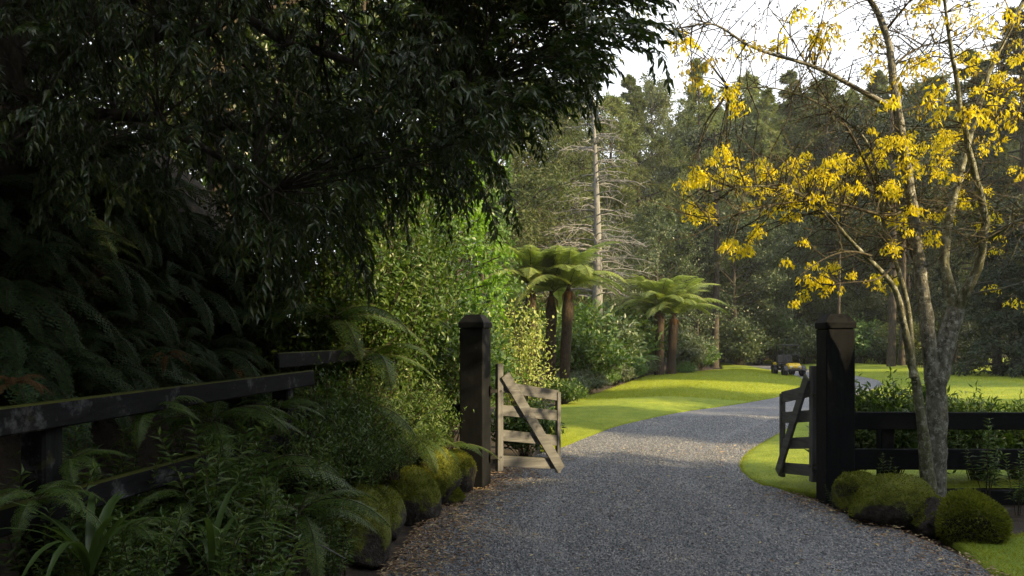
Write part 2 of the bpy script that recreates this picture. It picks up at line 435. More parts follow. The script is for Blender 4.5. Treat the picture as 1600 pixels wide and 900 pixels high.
def xr_lawn(y): return np.where(y < 9.4, xr(y) + .35 * np.sqrt(np.clip((9.4 - y) / .65, 0, 1)), xr(y))
lawn_r = strip('lawn', tyr, xr_lawn(tyr), np.full(len(tyr), 45.0), 90, M['lawn'])
tyv = np.arange(1.0, 6.9, .1)
def xverge(y): return 3.5 + .25 * sm(5.6, 6.9, y)
lawn_v = strip('lawn', tyv, xverge(tyv), np.full(len(tyv), 9.0) - 3.2 * sm(6.0, 6.9, tyv) * .9, 24, M['lawn'])

def blades(name, parent, x, y, z, h0, h1, seed, mat):
    r = rng_(seed); n = len(x)
    az = r.uniform(0, 6.28, n); lean = r.uniform(.4, 1.6, n)
    d = np.stack((np.cos(az) * lean, np.sin(az) * lean, np.ones(n)), 1)
    nn = np.stack((-np.sin(az), np.cos(az), np.zeros(n)), 1)
    L = r.uniform(h0, h1, n)
    V, F = scatter(*T_TRI, np.stack((x, y, z), 1), frames(d, nn), np.stack((L * .13, L, L), 1))
    return tag(MB().add(V, F).obj(name, mat, parent), kind='stuff')
def grass_in(strip_fn, ylo, yhi, n, lo, hi, wmax, seed, pw=1.6):
    r = rng_(seed)
    y = ylo + (yhi - ylo) * r.random(n) ** pw
    l, h = lo(y), hi(y); w = np.minimum(h - l, wmax)
    x = l + w * r.random(n)
    return x, y, lawn_z(x, y, l, h) - .008
x, y, z = grass_in(None, 8.8, 19, 90000, xr_lawn, lambda y: np.full(len(y), 45.0), 4.2, 1)
blades('grass_blades', lawn_r, x, y, z, .014, .038, 2, M['grass'])
x, y, z = grass_in(None, 12.25, 22, 52000, lambda y: np.minimum(xbed(y), xl(y) - .05), xl, 5, 3)
blades('grass_blades', lawn_l, x, y, z, .014, .038, 4, M['grass'])
x, y, z = grass_in(None, 4.5, 6.9, 40000, xverge, lambda y: 9.0 - 3.2 * sm(6.0, 6.9, y) * .9, 3.0, 5, 1.0)
blades('grass_blades', lawn_v, x, y, z, .02, .05, 6, M['grass'])
# ragged grass overhanging the lawn edges
def edge_grass(parent, fn, sgn, y0, y1, n, seed):
    r = rng_(seed); y = r.uniform(y0, y1, n); x = fn(y) + sgn * np.abs(r.normal(0, .05, n))
    blades('edge_grass', parent, x, y, np.full(n, .012), .02, .055, seed + 1, M['grass'])
x, y, z = grass_in(None, 22, 44, 60000, lambda y: np.minimum(xbed(y), xl(y) - .05), xl, 9, 7, 1.2)
blades('grass_blades', lawn_l, x, y, z, .04, .09, 8, M['grass'])
x, y, z = grass_in(None, 17, 42, 70000, xr_lawn, lambda y: np.full(len(y), 45.0), 16, 9, 1.3)
blades('grass_blades', lawn_r, x, y, z, .04, .09, 10, M['grass'])
edge_grass(lawn_l, xl, -1, 12.3, 30, 9000, 41)
edge_grass(lawn_r, xr_lawn, 1, 8.8, 26, 9000, 43)

# ------------------------------------------------------------------ gate posts, gates, fences
def gate_post(label, loc, rz, w, h):
    t = thing('gate_post', label, 'gate post', loc, rz)
    MB().add(*box((0, 0, h / 2 - .12), (w, w, h - .0), .012)).obj('shaft', M['black_timber_z'], t)
    z0 = h - .119
    cap = MB()
    V, F = box((0, 0, z0 + .035), (w + .02, w + .02, .07), .006); cap.add(V, F)
    cap.obj('collar', M['black_timber'], t)
    a, b_ = w / 2 + .004, w / 2 - .06
    V = np.array([(a, -a, 0), (a, a, 0), (-a, a, 0), (-a, -a, 0), (b_, -b_, .085), (b_, b_, .085), (-b_, b_, .085), (-b_, -b_, .085)]) + (0, 0, z0 + .071)
    F = np.array([(0, 1, 5, 4), (1, 2, 6, 5), (2, 3, 7, 6), (3, 0, 4, 7), (4, 5, 6, 7), (3, 2, 1, 0)])
    MB().add(V, F).obj('cap', M['black_timber'], t)
    return t
def gate(label, loc, rz, flip):
    """hinge stile at the origin, boards along +x; flip puts the brace on the other face"""
    t = thing('timber_gate', label, 'gate', loc, rz)
    s = -1 if flip else 1
    L = .83
    MB().add(*box((0, 0, .825), (.075, .07, 1.27), .006)).obj('hinge_stile', M['gate_timber_z'], t)
    MB().add(*box((L, 0, .60), (.05, .06, 1.0), .006)).obj('end_stile', M['gate_timber_z'], t)
    for zh, zf in ((1.19, 1.055), (.91, .81), (.615, .50), (.31, .21)):
        MB().add(*bar((.02, -.002 * s, zh), (L - .005, -.002 * s, zf), .028, .13, .004)).obj('board', M['gate_timber'], t)
    MB().add(*bar((.045, -.052 * s, 1.33), (L + .01, -.052 * s, .15), .03, .125, .004)).obj('brace', M['gate_timber'], t)
    for z in (1.14, .36):
        hn = MB().add(*box((-.085, 0, z), (.10, .05, .045), .004)).add(*tube([(-.115, 0, z - .06), (-.115, 0, z + .06)], .018, 8))
        hn.obj('hinge', M['iron'], t)
        MB().add(*tube([(0.0, -.037 * s, z), (0.0, -.047 * s, z)], .012, 8)).obj('bolt', M['bolt'], t)
    return t
gate_post('thick black square gate post beside the mossy rocks, left of the drive', (-.43, 9.33, 0), R(-17), .29, 2.0)
gate_post('thick black square gate post at the right, joined to the black rail fence', (3.43, 8.45, 0), R(-1), .30, 1.98)
gate('open grey timber gate with diagonal brace hinged on the left post', (-.15, 9.42, 0), R(30), False)
gate('narrow-looking open timber gate swung back beside the right-hand post', (3.30, 8.72, 0), R(94), True)

def fence(label, name='rail_fence'):
    return thing(name, label, 'fence')
lf = fence('old mossy dark rail fence running through undergrowth at the left')
def rail(par, p0, p1, h=.125, w=.045, mat='old_rail_y', name='rail'):
    p0, p1 = np.array(p0, float), np.array(p1, float)
    n = max(2, int(np.linalg.norm(p1 - p0) / .3) + 1)
    mb = MB().add(*bar(p0, p1, w, h, .008))
    return mb.obj(name, M[mat], par)
def fp(y, off=0.0): return -2.2 + .164 * (y - 3.7) + off
for y0, y1, zt in ((1.6, 6.55, 1.47), ):
    rail(lf, (fp(y0, .09), y0, zt - .09), (fp(y1, .09), y1, zt - .035))
    rail(lf, (fp(y0, .09), y0, 1.04 - .07), (fp(y1, .09), y1, 1.06 - .07))
rail(lf, (fp(6.3, -.09), 6.3, 1.58), (fp(9.2, -.09), 9.2, 1.60))
rail(lf, (fp(6.3, -.09), 6.3, 1.12), (fp(9.2, -.09), 9.2, 1.13))
for y, zt in ((1.9, 1.5), (3.72, 1.38), (6.22, 1.47), (8.9, 1.6)):
    x = fp(y)
    MB().add(*box((x, y, (zt + .1) / 2), (.13, .13, zt - .1), .012, rotm('Z', R(-9)))).obj('post', M['old_rail_z'], lf)
lf2 = fence('short black rail joining the left gate post from the bushes')
rail(lf2, (-2.4, 9.6, .90), (-.60, 9.38, .90), .17, .05, 'black_timber')
MB().add(*box((-1.9, 9.64, .5), (.13, .12, 1.2), .01)).obj('post', M['black_timber_z'], lf2)

rf = fence('black painted rail fence to the right of the gate post')
for z, h in ((.885, .185), (.475, .22), (.07, .16)):
    rail(rf, (3.60, 8.47, z), (10.5, 8.60, z - .03), h, .045, 'black_timber')
for x in (4.02, 6.55, 9.1):
    MB().add(*box((x, 8.58, .5), (.14, .13, .92), .01)).obj('post', M['black_timber_z'], rf)

# ------------------------------------------------------------------ mossy rocks
def ico(n):
    import bmesh
    bm = bmesh.new(); bmesh.ops.create_icosphere(bm, subdivisions=n, radius=1)
    V = np.array([v.co[:] for v in bm.verts]); F = np.array([[v.index for v in f.verts] for f in bm.faces]); bm.free()
    return V, F
ICO4 = ico(4)
def rock_mat(name, mlo, mhi):
    m, t, b, out = nt(name)
    tc = t.nodes.new('ShaderNodeTexCoord')
    n = noise(t, 5, 6, .65, vec=tc.outputs['Object']); n2 = noise(t, 22, 5, .7, vec=tc.outputs['Object'])
    r = ramp(t, [(.3, (.018, .015, .013)), (.55, (.05, .044, .04)), (.72, (.11, .10, .095))]); t.links.new(n2.outputs['Fac'], r.inputs[0])
    g = t.nodes.new('ShaderNodeNewGeometry'); sx = t.nodes.new('ShaderNodeSeparateXYZ'); t.links.new(g.outputs['Normal'], sx.inputs[0])
    ad = t.nodes.new('ShaderNodeMath'); ad.operation = 'MULTIPLY_ADD'; ad.inputs[1].default_value = .5
    t.links.new(sx.outputs['Z'], ad.inputs[0]); t.links.new(n.outputs['Fac'], ad.inputs[2])
    rr = ramp(t, [(mlo, (0, 0, 0)), (mhi, (1, 1, 1))]); t.links.new(ad.outputs[0], rr.inputs[0])
    mc = ramp(t, [(.3, (.045, .055, .010)), (.55, (.11, .125, .018)), (.8, (.19, .195, .03))]); t.links.new(n2.outputs['Fac'], mc.inputs[0])
    t.links.new(mixc(t, rr.outputs[0], r.outputs[0], mc.outputs[0]), b.inputs['Base Color'])
    b.inputs['Roughness'].default_value = .92; b.inputs['Specular IOR Level'].default_value = .2
    bump(t, b, n2.outputs['Fac'], .9, .03)
    return m
M['rock_moss'] = rock_mat('mossy_rock', .50, .62)
M['rock_bare'] = rock_mat('barely_mossy_rock', .86, 1.0)
def rock(label, c, s, seed, moss=True, rz=0.0, nm=5200, cut=-.15, group=None, facet=(.66, .92), ml=(.010, .026)):
    V, F = ICO4
    r = rng_(seed)
    P = V + r.uniform(-9, 9, 3)
    d = 1 + .13 * grad_noise(P, seed, .22, 3) + .05 * grad_noise(P, seed + 50, .9, 3)
    W = V.copy()
    for _ in range(13):
        nn = rand_dirs(r, 1)[0]; lim = r.uniform(*facet)
        W = W - np.maximum(0, W @ nn - lim)[:, None] * nn
    q = W * (1.12 * d)[:, None]
    q[:, 2] = np.where(q[:, 2] < 0, q[:, 2] * .8, q[:, 2])
    Q = q * np.array(s) / 2
    t = thing('rock', label, 'rock', c, rz, group)
    MB().add(Q, F).obj('stone', M['rock_moss' if moss else 'rock_bare'], t, smooth=True)
    if nm:
        fi = r.integers(0, len(F), nm * 2); w = r.dirichlet((1, 1, 1), nm * 2)
        T = Q[F[fi]]; p = (T * w[:, :, None]).sum(1); nn = nrm(np.cross(T[:, 1] - T[:, 0], T[:, 2] - T[:, 0]))
        k = nn[:, 2] + .5 * grad_noise(p, seed + 9, 1.5, 2) > (cut if moss else .75)
        p, nn = p[k][:nm], nn[k][:nm]; n = len(p)
        d = nrm(nn + .8 * r.normal(size=(n, 3)) * .6 + np.array((0, 0, .1)))
        L = r.uniform(*ml, n)
        V2, F2 = scatter(*T_TRI, p - nn * .003, frames(d, rand_dirs(r, n)), np.stack((L * .5, L, L), 1))
        tag(MB().add(V2, F2).obj('moss', M['moss'], t), kind='stuff')
    return t
rock('rounded mossy rock right against the foot of the left gate post', (-.64, 8.98, .16), (.46, .46, .62), 1, cut=.05, rz=.6)
rock('mossy rock second from the left gate post, draped in yellow moss', (-.82, 8.42, .22), (.52, .52, .74), 2, cut=-.1, rz=2.1)
rock('brown bare-faced rock third from the left gate post', (-1.04, 7.72, .17), (.58, .62, .80), 3, cut=.45, rz=1.2, facet=(.6, .85))
rock('mossy rock low at the drive edge below the ferns', (-1.22, 7.06, .13), (.48, .6, .56), 4, cut=.25, rz=2.8)
rock('shadowed mossy rock at the bottom edge of the picture beside the drive', (-1.28, 6.32, .16), (.6, .8, .72), 5, cut=.2, rz=.3)
rock('small rock leaning between the two mossy rocks by the left post', (-.62, 8.42, .05), (.26, .3, .26), 12, cut=.2)
rock('rounded mossy rock at the foot of the right gate post', (3.50, 8.02, .12), (.46, .42, .52), 6, cut=-.05, facet=(.75, .98))
rock('wide mossy boulder with a bare grey top, next to the right post rock', (3.60, 7.55, .13), (.72, .55, .60), 7, cut=.05, facet=(.74, .98))
rock('dark bare grey boulder in front of the yellow tree trunk', (3.86, 7.20, .08), (.48, .40, .48), 8, False)
rock('shaggy green moss-covered boulder furthest right on the grass verge', (3.98, 6.86, .13), (.50, .48, .64), 9, cut=-.75, nm=13000, facet=(.72, .98), ml=(.012, .045))

# ------------------------------------------------------------------ utility cart
M['tyre'] = plain('tyre_rubber', (.012, .012, .012), .85)
M['cart_black'] = plain('cart_black', (.014, .014, .015), .4)
M['cart_yellow'] = plain('cart_yellow', (.55, .38, .02), .35)
M['rim'] = plain('wheel_rim', (.06, .06, .06), .5, .3)
M['lampglass'] = plain('lamp_glass', (.6, .6, .58), .15)
def lathe(prof, n=18):
    """profile (radius, x) spun round the x axis"""
    prof = np.array(prof); k = len(prof); a = np.linspace(0, 2 * math.pi, n, endpoint=False)
    V = np.stack((np.repeat(prof[:, 1][:, None], n, 1), prof[:, 0][:, None] * np.cos(a), prof[:, 0][:, None] * np.sin(a)), 2).reshape(-1, 3)
    i = np.arange(k - 1)[:, None] * n; j = np.arange(n)[None]; j2 = (j + 1) % n
    return V, np.stack((i + j, i + j2, i + n + j2, i + n + j), 2).reshape(-1, 4)
cart = thing('utility_cart', 'small black and yellow utility cart with roof frame parked on the far drive', 'cart', (13.05, 37.6, 0.03), R(3), scale=1.0)
for sx in (-1, 1):
    for wy in (-.58, .62):
        V, F = lathe([(.12, -.09), (.19, -.10), (.215, -.07), (.22, 0), (.215, .07), (.19, .10), (.12, .09)])
        w = MB().add(V + (sx * .42, wy, .22), F).obj('tyre', M['tyre'], cart, True)
        V, F = lathe([(.01, -.05), (.06, -.055), (.125, -.06), (.125, .06), (.06, .055), (.01, .05)])
        MB().add(V + (sx * .42, wy, .22), F).obj('rim', M['rim'], w, True)
MB().add(*box((0, 0, .30), (.62, 1.5, .12), .03)).add(*box((0, -.05, .36), (.8, .5, .03), .01)).obj('chassis', M['cart_black'], cart)
V, F = box((0, -.60, .48), (.62, .46, .26), .07); V[:, 2] -= np.where(V[:, 1] < -.7, .07, 0)
hood = MB().add(V, F).obj('hood', M['cart_yellow'], cart)
for sx in (-1, 1): MB().add(*box((sx * .2, -.835, .44), (.12, .03, .07), .01)).obj('headlight', M['lampglass'], hood)
MB().add(*box((0, -.86, .30), (.66, .06, .10), .02)).add(*box((0, -.85, .38), (.4, .03, .03), .008)).obj('bumper', M['cart_black'], cart)
for sx in (-1, 1):
    for wy in (-.58, .62):
        a = np.linspace(R(10), R(170), 7); P = [(sx * .42, wy + .28 * math.cos(k), .22 + .28 * math.sin(k)) for k in a]
        mb = MB()
        for p, q in zip(P[:-1], P[1:]): mb.add(*bar(p, q, .2, .025, .004, up=(0, -(p[1] + q[1]) / 2 + wy, .01 - .22 + (p[2] + q[2]) / 2)))
        mb.obj('mudguard', M['cart_black'], cart)
MB().add(*box((0, .28, .50), (.76, .42, .16), .04)).obj('seat', M['cart_black'], cart)
MB().add(*box((0, .50, .76), (.76, .10, .40), .04, rotm('X', R(-10)))).obj('backrest', M['cart_black'], cart)
MB().add(*box((0, .72, .50), (.8, .42, .22), .03)).obj('cargo_box', M['cart_yellow'], cart)
for sx in (-1, 1):
    for wy, wt_ in ((-.38, -.22), (.54, .54)):
        MB().add(*tube([(sx * .36, wy, .36), (sx * .36, wy, .55), (sx * .36, wt_, 1.42)], .024, 6)).obj('roof_post', M['cart_black'], cart)
MB().add(*tube([(-.36, -.30, .98), (.36, -.30, .98)], .018, 6)).obj('crossbar', M['cart_black'], cart)
MB().add(*box((0, .16, 1.44), (.84, .92, .045), .018)).obj('roof', M['cart_black'], cart)
a = np.linspace(0, 6.283, 15)
MB().add(*tube([(-.16 + .13 * math.cos(k), -.16 + .05 * math.sin(k), .82 + .12 * math.sin(k)) for k in a], .014, 6)).add(*tube([(-.16, -.16, .82), (-.16, -.34, .58)], .015, 6)).obj('steering_wheel', M['cart_black'], cart)

# ------------------------------------------------------------------ plant generators
def arc(L, e0, e1, n=9, seed=0, wob=.03):
    """path in the y-z plane: elevation e0 at the root to e1 at the tip"""
    r = rng_(seed); e = np.linspace(R(e0), R(e1), n - 1) + r.normal(0, wob, n - 1)
    st = np.stack((r.normal(0, wob, n - 1), np.cos(e), np.sin(e)), 1) * L / (n - 1)
    return np.concatenate((np.zeros((1, 3)), np.cumsum(st, 0)))
def along(P, t):
    k = np.linspace(0, 1, len(P))
    p = np.stack([np.interp(t, k, P[:, c]) for c in range(3)], 1)
    T = nrm(np.gradient(P, axis=0)); d = np.stack([np.interp(t, k, T[:, c]) for c in range(3)], 1)
    return p, nrm(d)
def spray_mb(seed, L=.55, e0=10, e1=-60, n=16, ll=.13, lw=.034, side=2, droop=.5, t0=.12, mats=(0, 1), rstem=.004, tmpl=T_LANCE):
    r = rng_(seed); mb = MB()
    P = arc(L, e0, e1, 8, seed, .06); mb.add(*tube(P, np.linspace(rstem, rstem * .4, 8), 4), mats[1])
    paths = [(P, n)]
    for k in range(side):
        t = r.uniform(.2, .7); p, d = along(P, np.array([t]))
        S = arc(L * r.uniform(.35, .6), e0 - 10, e1, 6, seed + k + 7, .08); a = r.choice((-1, 1)) * r.uniform(.5, 1.1)
        S = S @ rotm('Z', a).T + p[0]; mb.add(*tube(S, np.linspace(rstem * .7, rstem * .3, 6), 3), mats[1]); paths.append((S, int(n * .6)))
    for S, m in paths:
        t = np.clip(np.linspace(t0, 1, m) + r.normal(0, .02, m), 0, 1); p, d = along(S, t)
        sd = nrm(np.cross(d, (0, 0, 1.0))) * np.where(np.arange(m) % 2, 1, -1)[:, None]
        ld = nrm(d * .9 + sd * r.uniform(.5, 1.1, (m, 1)) + np.array((0, 0, -1.)) * droop * r.uniform(.3, 1.3, (m, 1)) + .2 * r.normal(size=(m, 3)))
        s = r.uniform(.65, 1.1, m) * (1 - .25 * t)
        mb.add(*scatter(*tmpl, p, frames(ld, nrm(np.array((0, 0, 1.)) + .5 * r.normal(size=(m, 3)))), np.stack((lw * s, ll * s, ll * s), 1)), mats[0])
    return mb
def frond_mb(seed, L=1.0, e0=55, e1=-45, w=.17, n=26, sub=0, droop=.35, rs=.006, flat=.25):
    """pinnate frond; sub > 0 splits every pinna into that many pairs of pinnules"""
    r = rng_(seed); P = arc(L, e0, e1, 12, seed, .02); mb = MB()
    mb.add(*tube(P, np.linspace(rs, rs * .3, 12), 4), 1)
    t = np.linspace(.12, .99, n); p, d = along(P, t)
    prof = np.sin(math.pi * np.clip(.12 + .88 * t, 0, 1) ** .85) ** .8 * .93 + .06
    for sg in (-1, 1):
        sd = nrm(np.cross(d, (0, 0, 1.0))) * sg
        up = np.cross(nrm(np.cross(d, (0, 0, 1.0))), d)
        pd = nrm(sd + d * .35 + np.array((0, 0, -1.)) * droop * r.uniform(.6, 1.3, (n, 1)) + .05 * r.normal(size=(n, 3)))
        pl = w * prof * r.uniform(.88, 1.08, n)
        Fm = frames(pd, up)
        if not sub:
            wd = np.minimum(L / n * 1.05, .3 * pl + .004)
            mb.add(*scatter(*T_DIA, p, Fm, np.stack((wd, pl, pl), 1)), 0)
        else:
            m = sub; tt = np.linspace(.06, .97, m)
            q = (p[:, None] + pd[:, None] * (pl[:, None] * tt)[..., None]).reshape(-1, 3)
            q[:, 2] -= (.12 * pl[:, None] * tt ** 2).ravel()
            ql = np.repeat((L / n * 1.15) * np.ones(n), m) * np.tile(1.05 - tt * .8, n)
            fw = np.repeat(Fm[:, :, 1], m, 0); ss = np.repeat(Fm[:, :, 0], m, 0); uu = np.repeat(Fm[:, :, 2], m, 0)
            for s2 in (-1, 1):
                dd = nrm(ss * s2 + fw * .4 - uu * .15)
                wd = np.repeat(pl / m * .95, m)
                mb.add(*scatter(*T_DIA, q, frames(dd, uu), np.stack((wd, ql, ql), 1)), 0)
    return mb
def shrub_parts(seed, rx, ry, h, n_shoot, per, ll, lw, tmpl=T_DIA, hang=.25, fill=.55, base=.08, stem_r=.008, tmat='twig', upright=.0):
    """stems fan out from the foot to an uneven ellipsoid; leaves along the outer part of each. Returns stems, leaves"""
    r = rng_(seed); st, lf_ = MB(), MB()
    D = rand_dirs(r, n_shoot); D[:, 2] = np.abs(D[:, 2]) * 1.1 - .12
    D = nrm(D)
    rad = (1 + .22 * grad_noise(D * 1.3, seed + 3, .5, 3)) * r.uniform(fill, 1.0, n_shoot) ** .5
    T = D * np.array((rx, ry, h * .56)) * rad[:, None] + np.array((0, 0, h * .46))
    T[:, 2] = np.maximum(T[:, 2], base)
    for k in range(n_shoot):
        e = T[k]; b0 = np.array((r.normal(0, rx * .08), r.normal(0, ry * .08), 0))
        mid = b0 * .5 + e * .5 + np.array((-e[0] * .18, -e[1] * .18, abs(e[2]) * .12 + upright * .1)) + r.normal(0, .04, 3) * h
        tt = np.linspace(0, 1, 6)[:, None]
        P = (1 - tt) ** 2 * b0 + 2 * tt * (1 - tt) * mid + tt ** 2 * e
        if k % 3 == 0: st.add(*tube(P, np.linspace(stem_r, stem_r * .25, 6), 4), 0)
        m = per; t = r.uniform(.45, 1.03, m); p, d = along(P, np.clip(t, 0, 1))
        p = p + r.normal(0, .055, (m, 3)) * np.array((rx, ry, h * .6))
        ld = nrm(d * .6 + rand_dirs(r, m) * .9 + np.array((0, 0, -hang)))
        s = r.uniform(.6, 1.15, m)
        nn = nrm(np.array((0, 0, 1.)) * .8 + D[k] * .5 + .6 * r.normal(size=(m, 3)))
        lf_.add(*scatter(*tmpl, p, frames(ld, nn), np.stack((lw * s, ll * s, ll * s), 1)), 0)
    return st, lf_
SHRUB = {}
def shrub(label, cat, loc, key, mat, args, rz=0.0, scale=1.0, group=None, name='shrub'):
    """mesh data is shared between shrubs of the same key"""
    if key not in SHRUB:
        s, l = shrub_parts(**args); SHRUB[key] = (s.mesh('stems', M['twig']), l.mesh('foliage', M[mat]))
    ms, ml = SHRUB[key]
    t = thing(name, label, cat, loc, rz, group, scale)
    link('stems', ms, t)
    f = link('foliage', ml, t)
    if ml.materials[0] != M[mat]:
        f.material_slots[0].link = 'OBJECT'; f.material_slots[0].material = M[mat]
    return t

def tree_parts(seed, H, r0, cr, base, limbs, subs, per, ll, lw, shape='round', elev=(20, 60), hang=.2, scat=.35, tmpl=T_DIA, lean=0.0, droop=0.0):
    r = rng_(seed); wood, lv = MB(), MB()
    k = np.linspace(0, 1, 9)
    TP = np.stack((lean * k ** 2 * H + .02 * H * np.sin(k * 5 + seed), .02 * H * np.cos(k * 4 + seed) - .02 * H, k * H * .97), 1); TP[0, :2] = 0
    wood.add(*tube(TP, r0 * (1 - k * .93) + .01, 8), 0)
    for i in range(limbs):
        u = (i + r.random()) / limbs; hh = base + (1 - base) * u
        if shape == 'cone': rl = cr * ((1 - u) ** .75 * .95 + .06)
        elif shape == 'column': rl = cr * (math.sin(math.pi * min(1, .12 + u * .9)) ** .5)
        else: rl = cr * (math.sqrt(max(.02, 1 - (u * 1.5 - .55) ** 2 / .95)) if u < .999 else .2)
        rl *= r.uniform(.72, 1.18)
        p0 = along(TP, np.array([hh]))[0][0]
        az = i * 2.399 + r.normal(0, .4); el = R(elev[0] + (elev[1] - elev[0]) * u + r.normal(0, 7))
        tt = np.linspace(0, 1, 6)
        out = np.array((math.cos(az), math.sin(az), 0))
        LP = p0 + out * (rl * math.cos(el) * tt)[:, None] + np.array((0, 0, 1.)) * (rl * math.sin(el) * tt - droop * rl * tt ** 2)[:, None] + r.normal(0, .03 * rl, (6, 3)) * tt[:, None]
        wood.add(*tube(LP, (r0 * .28 * (1 - hh * .7)) * (1 - tt * .85) + .006, 5), 0)
        for j in range(subs):
            t = r.uniform(.3, 1.0); q, d = along(LP, np.array([t])); q, d = q[0], d[0]
            sl = rl * .42 * (1.15 - t * .6) * r.uniform(.6, 1.3)
            sd = nrm(d * .7 + rand_dirs(r, 1)[0] * np.array((1, 1, .55)) * .9 + np.array((0, 0, -droop * .6)))
            m = per; s = r.uniform(.15, 1.08, m)
            e = q + sd * sl
            if j % 2 == 0: wood.add(*tube(np.array((q, (q + e) / 2 + r.normal(0, .04 * sl, 3), e)), (.018 * (H / 15), .012 * (H / 15), .004), 3), 0)
            p = q + sd * (sl * s)[:, None] + r.normal(0, scat * sl * .55, (m, 3)) * np.array((1, 1, .6)) - np.array((0, 0, 1.)) * (hang * sl * s ** 2)[:, None]
            ld = nrm(sd * .8 + .8 * r.normal(size=(m, 3)) + np.array((0, 0, -hang)))
            sc = r.uniform(.6, 1.2, m)
            nn = nrm(np.array((0, 0, 1.)) + .6 * out + .6 * r.normal(size=(m, 3)))
            lv.add(*scatter(*tmpl, p, frames(ld, nn), np.stack((lw * sc, ll * sc, ll * sc), 1)), 0)
    return wood, lv
TREE = {}
def def_tree(key, **a):
    w, l = tree_parts(**a); TREE[key] = (w.mesh('trunk', M['bark'], True), l.mesh('crown', M['conifer']), a['H'])
def tree(label, loc, key, mat, height=None, rz=0.0, wide=1.0, group=None, bark=None, name='tree', cat='tree'):
    mw, ml, H = TREE[key]; s = (height / H) if height else 1.0
    t = thing(name, label, cat, loc, rz, group, (s * wide, s * wide, s))
    w = link('trunk', mw, t); c = link('crown', ml, t)
    for o, mm in ((w, M[bark] if bark else None), (c, M[mat])):
        if mm: o.material_slots[0].link = 'OBJECT'; o.material_slots[0].material = mm
    return t

def_tree('feather1', seed=21, H=18, r0=.32, cr=4.2, base=.10, limbs=64, subs=13, per=34, ll=.30, lw=.075, shape='cone', elev=(-8, 45), hang=.5, droop=.15)
def_tree('feather2', seed=22, H=18, r0=.30, cr=3.6, base=.08, limbs=62, subs=13, per=34, ll=.29, lw=.075, shape='column', elev=(5, 65), hang=.4, droop=.1)
def_tree('round1', seed=23, H=12, r0=.30, cr=4.2, base=.14, limbs=40, subs=15, per=44, ll=.20, lw=.085, shape='round', elev=(5, 60), hang=.2)
def_tree('round2', seed=24, H=12, r0=.28, cr=4.6, base=.10, limbs=40, subs=15, per=44, ll=.21, lw=.09, shape='round', elev=(0, 55), hang=.25)
def_tree('skirt', seed=25, H=10, r0=.28, cr=3.6, base=.03, limbs=52, subs=11, per=24, ll=.30, lw=.10, shape='cone', elev=(-15, 30), hang=.5, droop=.2)
def_tree('canopy', seed=27, H=9, r0=.3, cr=4.6, base=.45, limbs=40, subs=16, per=34, ll=.22, lw=.10, shape='round', elev=(5, 50), hang=.2)
def_tree('maple', seed=26, H=5.4, r0=.09, cr=1.5, base=.12, limbs=34, subs=9, per=20, ll=.12, lw=.08, shape='round', elev=(0, 55), hang=.35)

